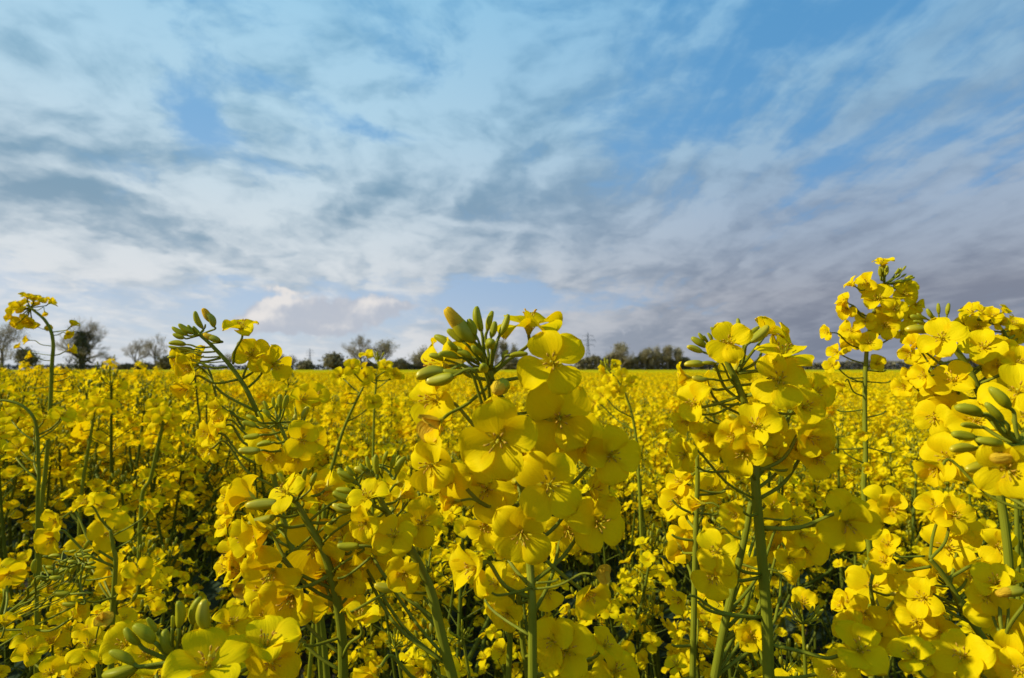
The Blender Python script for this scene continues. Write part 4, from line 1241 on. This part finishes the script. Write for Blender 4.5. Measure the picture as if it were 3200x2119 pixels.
# ------------------------------------------------------------------ trees
def tree_parts(seed, H, Wd, style):
    """trunk+limbs mesh and crown mesh; style: bare, spring, ivy, poplar, bush"""
    rg = random.Random(seed)
    tb, cb = MB(), MB()
    tips = []
    pop = style == 'poplar'

    def grow(p, d, L, r, lv):
        n = 3 if lv < 3 else 2
        pts = [p]; q = p; dd = d
        for i in range(n):
            dd = (dd + Vector((rg.uniform(-1, 1), rg.uniform(-1, 1), rg.uniform(-.4, .9))) * (.16 if lv else .07)).normalized()
            q = q + dd * L / n
            pts.append(q)
        rr = [r * (1 - .5 * i / n) for i in range(n + 1)]
        tube(tb if lv < 3 else cb, pts, rr, (7, 5, 4, 3, 3, 3)[lv], 0, cap=False)
        if lv >= 4 or (style == 'bush' and lv >= 3):
            tips.append((q, dd)); return
        k = {0: rg.randint(8, 10), 1: rg.randint(5, 6), 2: 6, 3: 6 if style in ('spring', 'bush', 'poplar') else 8}[lv]
        for j in range(k):
            t = rg.uniform(.42, 1.0) if lv else rg.uniform(.28, 1.0)
            if j == 0: t = 1.0
            f = t * n; i = min(n - 1, int(f)); pp = pts[i].lerp(pts[i + 1], f - i)
            a = rg.uniform(0, 6.28) if lv else j * 2.4 + rg.uniform(-.4, .4)
            spread = (.35 if pop else rg.uniform(.5, 1.0)) * (1.0 if lv else (1.25 - .5 * t))
            side = frame(dd) @ Vector((math.cos(a), math.sin(a), 0))
            nd_ = (dd * math.cos(spread) + side * math.sin(spread) + Vector((0, 0, .18 if not pop else .5))).normalized()
            if j == 0: nd_ = (dd + side * .25).normalized()
            grow(pp, nd_, L * rg.uniform(.50, .72) * (1.0 if lv else .85), rr[i] * (.55 if lv < 2 else .72), lv + 1)

    trunkL = H * (.42 if style != 'bush' else .22)
    grow(Vector((0, 0, 0)), Vector((0, 0, 1)), trunkL, H * .028, 0)
    # leaves
    if style in ('spring', 'bush', 'poplar', 'ivy'):
        dens = {'spring': 1, 'bush': 8, 'poplar': 1, 'ivy': 0}[style]
        for q, d in tips:
            for k in range(dens):
                c = q + Vector((rg.gauss(0, .5), rg.gauss(0, .5), rg.gauss(0, .4)))
                M = xf(c, (rg.gauss(0, 1), rg.gauss(0, 1), rg.gauss(0, 1) + .3), rg.uniform(0, 6), rg.uniform(.13, .26))
                cb.put((np.array([(-.5, -.8, 0), (.5, -.8, .1), (.6, .8, 0), (-.4, .9, .1)]), [(0, 1, 2, 3)], [1], np.zeros((4, 2))), M)
    if style == 'ivy':
        for k in range(2000):
            z = H * rg.uniform(.0, .62); a = rg.uniform(0, 6.28)
            rad = H * (.10 + .10 * math.sin(z / H * 9 + a * 2) * rg.random()) * math.sqrt(rg.random()) * (1.5 - z / H)
            if z > H * .35: rad *= 1.2
            c = Vector((math.cos(a) * rad, math.sin(a) * rad, z))
            M = xf(c, (math.cos(a) + rg.gauss(0, .5), math.sin(a) + rg.gauss(0, .5), rg.gauss(0, .6)), rg.uniform(0, 6), rg.uniform(.22, .42))
            cb.put((np.array([(-.5, -.8, 0), (.5, -.8, .1), (.6, .8, 0), (-.4, .9, .1)]), [(0, 1, 2, 3)], [2], np.zeros((4, 2))), M)
    # normalise to the wanted height and width
    allv = np.concatenate(tb.v + cb.v)
    zs = H / allv[:, 2].max()
    xs = Wd / 2 / max(1e-3, np.percentile(np.hypot(allv[:, 0], allv[:, 1]), 99))
    for b in (tb, cb):
        for v in b.v: v *= (xs, xs, zs)
    return tb.mesh('trunk', [BARK]), cb.mesh('crown', [TWIG, SPRING if style != 'bush' else HEDGE, IVY])


def px_tree(label, cx, top, wpx, style, seed, D=220.0, name='tree', base=None):
    """cx, top, width in pixels of a 2368 px wide view, D metres away"""
    k = 3200 / 2368
    X = P(cx * k, 1154, D)
    Hh = (854.5 - top) * k / F_SRC * D + CAM_H
    t, c = tree_parts(seed, Hh, wpx * k / F_SRC * D, style)
    r = empty(name, (X.x, X.y, 0), label, 'tree' if name != 'bush' else 'bush')
    obj('trunk', t, r); obj('crown', c, r)


T = [
    ('bare winter tree cut by the left edge of the picture', 4, 738, 95, 'spring', 1), ('large bare tree thickly clad in dark ivy behind the hooked plant', 186, 727, 122, 'ivy', 2),
    ('bare tree with an ivied trunk, left one of the pair on the skyline', 313, 778, 62, 'bare', 3), ('taller bare tree, right one of the pair on the skyline', 360, 768, 66, 'bare', 4),
    ('faint small bare tree between the ivy tree and the pair', 249, 820, 40, 'bare', 5),
    ('small bare tree seen through the leaning plant', 530, 815, 36, 'bare', 6), ('brown bare tree just right of the leaning plant', 650, 814, 42, 'spring', 7), ('thin bare tree right of the brown one', 676, 818, 30, 'bare', 8),
    ('tall bare many stemmed tree left of the green willow', 834, 770, 90, 'bare', 10), ('pale green willow coming into leaf beside the tall bare tree', 884, 780, 66, 'spring', 11), ('greenish round tree left of the middle plant', 982, 796, 72, 'spring', 12),
    ('slender bare poplar behind the middle bud cluster, leftmost', 1146, 786, 26, 'poplar', 13), ('slender bare poplar behind the middle bud cluster, second', 1166, 782, 24, 'poplar', 14), ('slender bare poplar behind the middle bud cluster, third', 1186, 790, 26, 'poplar', 15),
    ('round crowned greenish tree rising from the hedge right of the pylon', 1436, 789, 66, 'spring', 16), ('first of the row of poplars rising from the hedge', 1492, 797, 34, 'poplar', 17), ('second of the row of poplars, with a wider crown', 1516, 795, 38, 'spring', 18),
    ('third poplar of the row, the tallest and narrow', 1544, 794, 26, 'poplar', 19), ('last poplar of the row, nearest the sturdy plant', 1566, 799, 28, 'poplar', 20)]
for t in T: px_tree(*t)
for t in [('dark bush at the foot of the left edge tree', 60, 800, 50, 'bush', 31), ('dark bush right of the bare pair', 390, 816, 52, 'bush', 32), ('low bush under the left pylon', 706, 828, 46, 'bush', 33),
          ('dense dark green bush standing alone left of the tall bare tree', 768, 812, 58, 'bush', 34), ('low dark bush right of the green willow', 925, 826, 42, 'bush', 35), ('low scrubby bush seen past the sturdy plant', 1745, 832, 60, 'bush', 36),
          ('low bush between bare pair and ivy tree', 290, 838, 40, 'bush', 37), ('dark bush at the foot of the slender poplars', 1180, 822, 70, 'bush', 38)]:
    px_tree(*t, name='bush')


def hedge(label, x0, x1, h0, h1, D, seed, n, leaf, stuff=False, mat=None, name='hedge'):
    rg = random.Random(seed)
    k = 3200 / 2368
    a = P(x0 * k, 1154, D); b = P(x1 * k, 1154, D)
    mb = MB()
    L = (b - a).length
    for i in range(n):
        t = rg.random()
        hh = (h0 + (h1 - h0) * t) * (.80 + .34 * mnoise.noise(Vector((t * L * .16, seed, 0))) + .22 * mnoise.noise(Vector((t * L * .6, seed, 4))))
        z = hh * (1 - (rg.random() ** 1.4)) if rg.random() < .85 else hh * rg.uniform(.9, 1.12)
        c = a.lerp(b, t); c = Vector((c.x, c.y + rg.gauss(0, 1.0), max(.1, z)))
        M = xf(c, (rg.gauss(0, 1), rg.gauss(0, 1) - .3, rg.gauss(0, 1)), rg.uniform(0, 6), leaf * rg.uniform(.6, 1.3))
        mb.put((np.array([(-.5, -.8, 0), (.5, -.8, .1), (.6, .8, 0), (-.4, .9, .1)]), [(0, 1, 2, 3)], [0], np.zeros((4, 2))), M)
    if not stuff:
        for i in range(int(L * 5)):
            t = rg.random(); c = a.lerp(b, t); hh = (h0 + (h1 - h0) * t) * rg.uniform(.5, 1.15)
            q = Vector((c.x + rg.gauss(0, .6), c.y + rg.gauss(0, 1), hh))
            tube(mb, [(q.x + rg.gauss(0, .5), q.y, 0), tuple(q)], [.07, .025], 3, 1, cap=False)
    m = mb.mesh(name, [mat or HEDGE, TWIG])
    # origin at the base
    o = obj(name, m)
    return tag(o, label, 'hedge' if not stuff else 'woodland', None, 'stuff' if stuff else None)


hedge('long tall hedge behind the field under the round tree and poplars', 1330, 1598, 7.6, 6.6, 223, 41, 9000, .42)
hedge('low hedge continuing right behind the sturdy plant', 1598, 1880, 5.0, 3.8, 232, 42, 5000, .42)
hedge('low dark hedge at the foot of the bare pair of trees', 270, 420, 3.4, 4.6, 224, 43, 3000, .40)
hedge('low hedge far right behind the right hand plants', 1880, 2420, 6.0, 8.5, 330, 44, 7000, .55)
hedge('low dark hedge under the willow and the tall bare tree', 790, 1010, 4.4, 4.6, 226, 45, 3500, .40)
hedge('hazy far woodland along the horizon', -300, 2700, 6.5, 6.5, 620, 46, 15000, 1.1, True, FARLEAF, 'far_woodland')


# ------------------------------------------------------------------ pylons
def pylon(label, cx, top, D):
    k = 3200 / 2368
    X = P(cx * k, 1154, D)
    H = (854 - top) * k / F_SRC * D + CAM_H
    r = empty('electricity_pylon', (X.x, X.y, 0), label, 'pylon')
    mb = MB(); tw = .20
    def wid(z): return H * (.085 * (1 - z / (H * .62)) + .022) if z < H * .62 else H * (.022 - .016 * (z - H * .62) / (H * .38))
    zs = [H * q for q in (0, .16, .30, .42, .52, .62, .70, .78, .86, .93, 1.0)]
    for i in range(len(zs) - 1):
        a, b = wid(zs[i]), wid(zs[i + 1])
        cs = [(-1, -1), (1, -1), (1, 1), (-1, 1)]
        for j in range(4):
            c, d = cs[j], cs[(j + 1) % 4]
            tube(mb, [(c[0] * a, c[1] * a, zs[i]), (c[0] * b, c[1] * b, zs[i + 1])], [tw, tw], 4, 0)
            tube(mb, [(c[0] * a, c[1] * a, zs[i]), (d[0] * b, d[1] * b, zs[i + 1])], [tw * .6, tw * .6], 4, 0)
            tube(mb, [(d[0] * a, d[1] * a, zs[i]), (c[0] * b, c[1] * b, zs[i + 1])], [tw * .6, tw * .6], 4, 0)
            tube(mb, [(c[0] * b, c[1] * b, zs[i + 1]), (d[0] * b, d[1] * b, zs[i + 1])], [tw * .6, tw * .6], 4, 0)
    obj('lattice_tower', mb.mesh('lattice_tower', [STEEL]), r)
    for q, w in ((.66, .17), (.78, .21), (.90, .15)):
        ab = MB(); z = H * q
        for s in (-1, 1):
            for yy in (-1, 1):
                tube(ab, [(0, yy * wid(z), z), (s * H * w, 0, z + H * .012)], [tw, tw * .7], 4, 0)
                tube(ab, [(0, yy * wid(z), z + H * .05), (s * H * w, 0, z + H * .012)], [tw * .7, tw * .7], 4, 0)
            tube(ab, [(s * H * w, 0, z), (s * H * w, 0, z - H * .05)], [tw * .8, tw * .8], 4, 0)
        obj('cross_arm', ab.mesh('cross_arm', [STEEL]), r)


pylon('grey lattice electricity pylon above the hedge right of the middle plant', 1360, 769, 640)
pylon('distant electricity pylon standing over the low bush left of the dark green bush', 716, 806, 1150)
# ------------------------------------------------------------------ sky and sun
SUN_EL = R(31); SUN_DIR = Vector((-0.98, -0.15, 0)).normalized() * math.cos(SUN_EL) + Vector((0, 0, math.sin(SUN_EL)))
sl = bpy.data.lights.new('sun', 'SUN')
sl.energy = 5.0; sl.angle = R(0.6); sl.color = (1.0, 0.985, 0.84)
so = bpy.data.objects.new('sun', sl)
COL.objects.link(so)
so.location = (-20, -8, 20)
so.rotation_euler = SUN_DIR.to_track_quat('Z', 'Y').to_euler()

W = bpy.data.worlds.new('World')
SC.world = W
W.use_nodes = True
wt = W.node_tree
wt.nodes.clear()


class X:
    """tiny expression wrapper round math nodes"""
    def __init__(s, k): s.k = k
    def _b(s, o, op, rev=False):
        o = o.k if isinstance(o, X) else o
        return X(mth(wt, op, o, s.k) if rev else mth(wt, op, s.k, o))
    def __add__(s, o): return s._b(o, 'ADD')
    def __mul__(s, o): return s._b(o, 'MULTIPLY')
    def __sub__(s, o): return s._b(o, 'SUBTRACT')
    def __rsub__(s, o): return s._b(o, 'SUBTRACT', True)
    def __truediv__(s, o): return s._b(o, 'DIVIDE')
    __radd__ = __add__; __rmul__ = __mul__
    def clamp(s): return X(mth(wt, 'ADD', s.k, 0.0, True))


def smooth(x, a, b):
    n = nd(wt, 'MapRange', interpolation_type='SMOOTHSTEP')
    n.inputs['From Min'].default_value = a; n.inputs['From Max'].default_value = b
    wt.links.new(x.k, n.inputs['Value'])
    return X(n.outputs[0])


def vm(op, a, b=None):
    n = nd(wt, 'VectorMath', operation=op)
    for i, v in enumerate((a, b)):
        if v is None: continue
        if isinstance(v, bpy.types.NodeSocket): wt.links.new(v, n.inputs[i])
        else: n.inputs[i].default_value = v
    return n


def srgb(c):
    return tuple((v / 255 / 12.92) if v <= 10 else ((v / 255 + 0.055) / 1.055) ** 2.4 for v in c)


tc = nd(wt, 'TexCoord')
DIR = vm('NORMALIZE', tc.outputs['Generated']).outputs[0]
sep = nd(wt, 'SeparateXYZ'); wt.links.new(DIR, sep.inputs[0])
dx, dy, dz = (X(sep.outputs[i]) for i in range(3))
zc = X(mth(wt, 'MAXIMUM', dz.k, 0.0))


def wnoise(vec, scale, detail=5, rough=0.55, dist=0.0, out='Fac'):
    n = nd(wt, 'TexNoise', Scale=scale, Detail=detail, Roughness=rough, Distortion=dist)
    wt.links.new(vec, n.inputs['Vector'])
    return n.outputs[out]


den = zc + 0.13
comb = nd(wt, 'CombineXYZ')
wt.links.new((dx / den).k, comb.inputs[0]); wt.links.new((dy / den).k, comb.inputs[1])
PL = comb.outputs[0]
warp = vm('SUBTRACT', wnoise(PL, 1.6, 5, 0.6, out='Color'), (0.5, 0.5, 0.5)).outputs[0]
DW = vm('ADD', DIR, vm('MULTIPLY', warp, (0.22, 0.22, 0.12)).outputs[0]).outputs[0]
fine = vm('SUBTRACT', wnoise(DIR, 22, 5, 0.6, out='Color'), (0.5, 0.5, 0.5)).outputs[0]
DF = vm('ADD', DIR, vm('MULTIPLY', fine, (0.05, 0.05, 0.035)).outputs[0]).outputs[0]


def blob(src, cx, cy, rx, ry, ang, amp):
    """soft cloud mass in the direction seen at (cx,cy); radii as angles"""
    k = 3200 / 2368
    c = ray(cx * k, cy * k).normalized()
    u = c.cross(Vector((0, 0, 1))).normalized(); v = u.cross(c)
    a = R(ang)
    U = (u * math.cos(a) + v * math.sin(a)) / (rx / 1292); Vv = (-u * math.sin(a) + v * math.cos(a)) / (ry / 1292)
    d = vm('SUBTRACT', src, tuple(c)).outputs[0]
    p = X(vm('DOT_PRODUCT', d, tuple(U)).outputs['Value']); q = X(vm('DOT_PRODUCT', d, tuple(Vv)).outputs['Value'])
    e = X(mth(wt, 'EXPONENT', ((p * p + q * q) * -1.0).k))
    return e * amp


def total(src, lst):
    t = None
    for b in lst:
        e = blob(src, *b)
        t = e if t is None else t + e
    return t


mp = nd(wt, 'Mapping'); mp.inputs['Scale'].default_value = (1.0, 0.42, 1); mp.inputs['Rotation'].default_value = (0, 0, R(-8))
wt.links.new(PL, mp.inputs[0])
PS = vm('ADD', mp.outputs[0], vm('MULTIPLY', warp, (0.5, 0.5, 0)).outputs[0]).outputs[0]
n1 = X(wnoise(PS, 2.3, 5, 0.58, 0.3)); n2 = X(wnoise(PS, 5.5, 5, 0.6, 0.2)); n3 = X(wnoise(mp.outputs[0], 1.7, 4, 0.5, 0.2))
DENS = [(250, 130, 420, 180, 0, .26), (1000, 300, 460, 240, 0, .34), (300, 560, 560, 90, -8, .34), (950, 560, 560, 120, 0, .32), (2000, 640, 760, 160, 0, .62), (2000, 790, 700, 60, 0, .4),
                  (300, 330, 420, 120, -10, .22), (1330, 90, 260, 130, 0, .10), (2240, 210, 260, 60, 28, .16), (1560, 210, 110, 80, 30, .22), (1780, 250, 60, 110, -35, .22),
                  (470, 225, 60, 90, 8, -.58), (530, 290, 60, 40, -30, -.35), (640, 195, 70, 28, 0, -.5), (850, 305, 80, 28, -8, -.6), (940, 325, 50, 18, 0, -.35), (1740, 100, 150, 100, 20, -.24), (1950, 50, 200, 60, 10, -.20), (2150, 130, 300, 60, 25, .10),
                  (1640, 290, 200, 60, 20, -.2), (2080, 330, 330, 70, 22, -.16), (1440, 380, 80, 50, 20, -.22), (1400, 150, 90, 50, 0, -.2), (1560, 120, 120, 60, 20, .14), (930, 140, 130, 30, -30, -.22), (330, 110, 150, 20, -30, -.25),
                  (1000, 690, 560, 45, 0, -.62), (1180, 685, 170, 40, 0, -.45), (420, 740, 560, 60, 0, -.25), (720, 400, 70, 40, 0, -.25)]
SHADE = [(130, 320, 230, 60, -8, .72), (300, 505, 280, 36, -14, 1.0), (40, 400, 200, 36, -24, .45), (1240, 420, 200, 110, 10, .42), (1130, 150, 120, 60, 0, .15), (2050, 740, 620, 100, 0, .62), (1250, 500, 240, 60, 0, .25), (1840, 500, 80, 16, 12, .3), (1850, 320, 500, 60, 20, .1),
                   (840, 260, 220, 90, -15, -.40), (330, 190, 190, 100, -20, -.40), (1090, 90, 130, 110, 0, -.45), (60, 560, 240, 60, 0, -.5), (1000, 605, 330, 30, 0, -.25), (230, 400, 130, 26, -30, -.4), (1350, 640, 250, 40, 25, -.25), (560, 480, 200, 50, 0, -.25)]
nm = nd(wt, 'Mapping'); nm.inputs['Scale'].default_value = (1.0, 1.0, 1.9)
wt.links.new(vm('ADD', DIR, vm('MULTIPLY', warp, (0.10, 0.10, 0.07)).outputs[0]).outputs[0], nm.inputs[0])
nm2 = vm('ADD', nm.outputs[0], (-0.030, 0.0, 0.040)).outputs[0]
n4 = X(wnoise(nm.outputs[0], 5.2, 6, 0.60, 0.25)); n4b = X(wnoise(nm2, 5.2, 3, 0.60, 0.25))
n6 = X(wnoise(nm.outputs[0], 15.0, 5, 0.6, 0.2))

dens = total(DW, DENS)
az = smooth(dx / X(mth(wt, 'MAXIMUM', dy.k, 0.05)), -0.45, 0.62)
sm_ = nd(wt, 'Mapping'); sm_.inputs['Scale'].default_value = (3.4, 0.42, 1); sm_.inputs['Rotation'].default_value = (0, 0, R(6))
wt.links.new(vm('ADD', PL, vm('MULTIPLY', warp, (0.18, 0.3, 0)).outputs[0]).outputs[0], sm_.inputs[0])
n7 = (X(wnoise(sm_.outputs[0], 2.6, 4, 0.55, 0.1)) - 0.5) * smooth(dx, 0.0, 0.45)
dtot = (n1 - 0.5) * 1.0 + (n2 - 0.5) * 0.7 + (n4 - 0.5) * 1.9 + (n6 - 0.5) * 0.5 + n7 * 1.5 + dens + 0.26
cover = smooth(dtot, -0.14, 0.58)
shade = total(DW, SHADE)
relief = (n4b - n4) * 3.2 + (0.5 - n6) * 0.55
shd = ((0.5 - n3) * 0.9 + (0.5 - n2) * 0.8 - n7 * 0.9 + relief + shade * 0.68 + 0.36)
shd = smooth(shd, -0.10, 1.18)

def grad(stops_l, stops_r):
    ps = (0.0, 0.12, 0.25, 0.40, 0.58)
    zl = X(mth(wt, 'MULTIPLY', zc.k, 1.0))
    a = ramp(wt, zl.k, [(p, srgb(c)) for p, c in zip(ps, stops_l)])
    b = ramp(wt, zl.k, [(p, srgb(c)) for p, c in zip(ps, stops_r)])
    return mixc(wt, az.k, a, b)


sky = nd(wt, 'TexSky', sky_type='NISHITA')
sky.sun_disc = False
sky.sun_elevation = SUN_EL
sky.sun_rotation = math.atan2(SUN_DIR.x, SUN_DIR.y)
nish = vm('MULTIPLY', sky.outputs[0], (0.10, 0.10, 0.10)).outputs[0]
blue = grad([(208, 217, 226), (178, 200, 226), (146, 186, 224), (124, 178, 222), (112, 178, 222)],
            [(150, 163, 184), (138, 168, 204), (112, 160, 208), (96, 158, 209), (84, 154, 207)])
lit = grad([(228, 229, 230), (222, 225, 228), (206, 220, 229), (180, 213, 232), (150, 202, 232)],
           [(150, 157, 172), (160, 166, 179), (158, 178, 201), (145, 184, 213), (126, 181, 220)])
drk = grad([(196, 203, 212), (160, 178, 194), (130, 160, 182), (120, 164, 192), (112, 170, 208)],
           [(120, 128, 146), (128, 135, 152), (134, 153, 177), (126, 163, 194), (108, 164, 206)])
base = mixc(wt, 0.88, nish, blue)
cloud = mixc(wt, shd.k, lit, drk)
col = mixc(wt, cover.k, base, cloud)
# the low cumulus bank: crisp tops, lit from the left, flat grey base
cm = total(DF, [(640, 716, 58, 36, 12, 1.1), (735, 728, 100, 38, 0, 1.1), (585, 742, 80, 20, 10, .85), (870, 712, 58, 26, 0, 1.15), (930, 706, 30, 11, 0, .8), (800, 745, 60, 22, 0, .8), (700, 762, 130, 12, 0, .5), (1000, 748, 55, 14, 10, .62), (985, 775, 60, 10, 0, .5), (660, 667, 50, 7, -6, .55), (1310, 718, 60, 9, -8, .5), (1420, 760, 120, 22, 10, .35)])
fn = X(wnoise(DIR, 34, 5, 0.6)) - 0.5
cmask = smooth(cm + fn * 1.7, 0.34, 0.86)
clit = total(DF, [(628, 708, 45, 22, 30, 1.1), (660, 690, 60, 12, 0, .7), (850, 708, 26, 24, 40, .9), (905, 700, 40, 9, 0, .7), (590, 735, 50, 14, 10, .8), (780, 755, 40, 8, 0, .5), (660, 667, 60, 9, -6, 1), (985, 742, 30, 8, 0, .7)])
ccol = mixc(wt, smooth(clit + fn * 2.0, 0.0, 1.35).k, srgb((184, 190, 202)), srgb((234, 229, 225)))
col = mixc(wt, (cmask * 0.9).k, col, ccol)
# below the horizon the same haze
bg = nd(wt, 'Background', Strength=1.0)
wt.links.new(col, bg.inputs['Color'])
wo = nd(wt, 'OutputWorld')
wt.links.new(bg.outputs[0], wo.inputs[0])
W.cycles.sampling_method = 'NONE'

SC.view_settings.view_transform = 'Standard'
SC.view_settings.look = 'None'
SC.view_settings.exposure = 0
SC.view_settings.gamma = 1
SC.cycles.max_bounces = 7
SC.cycles.diffuse_bounces = 4
SC.cycles.transmission_bounces = 5
SC.cycles.glossy_bounces = 2
SC.cycles.use_denoising = True
SC.cycles.sample_clamp_indirect = 6
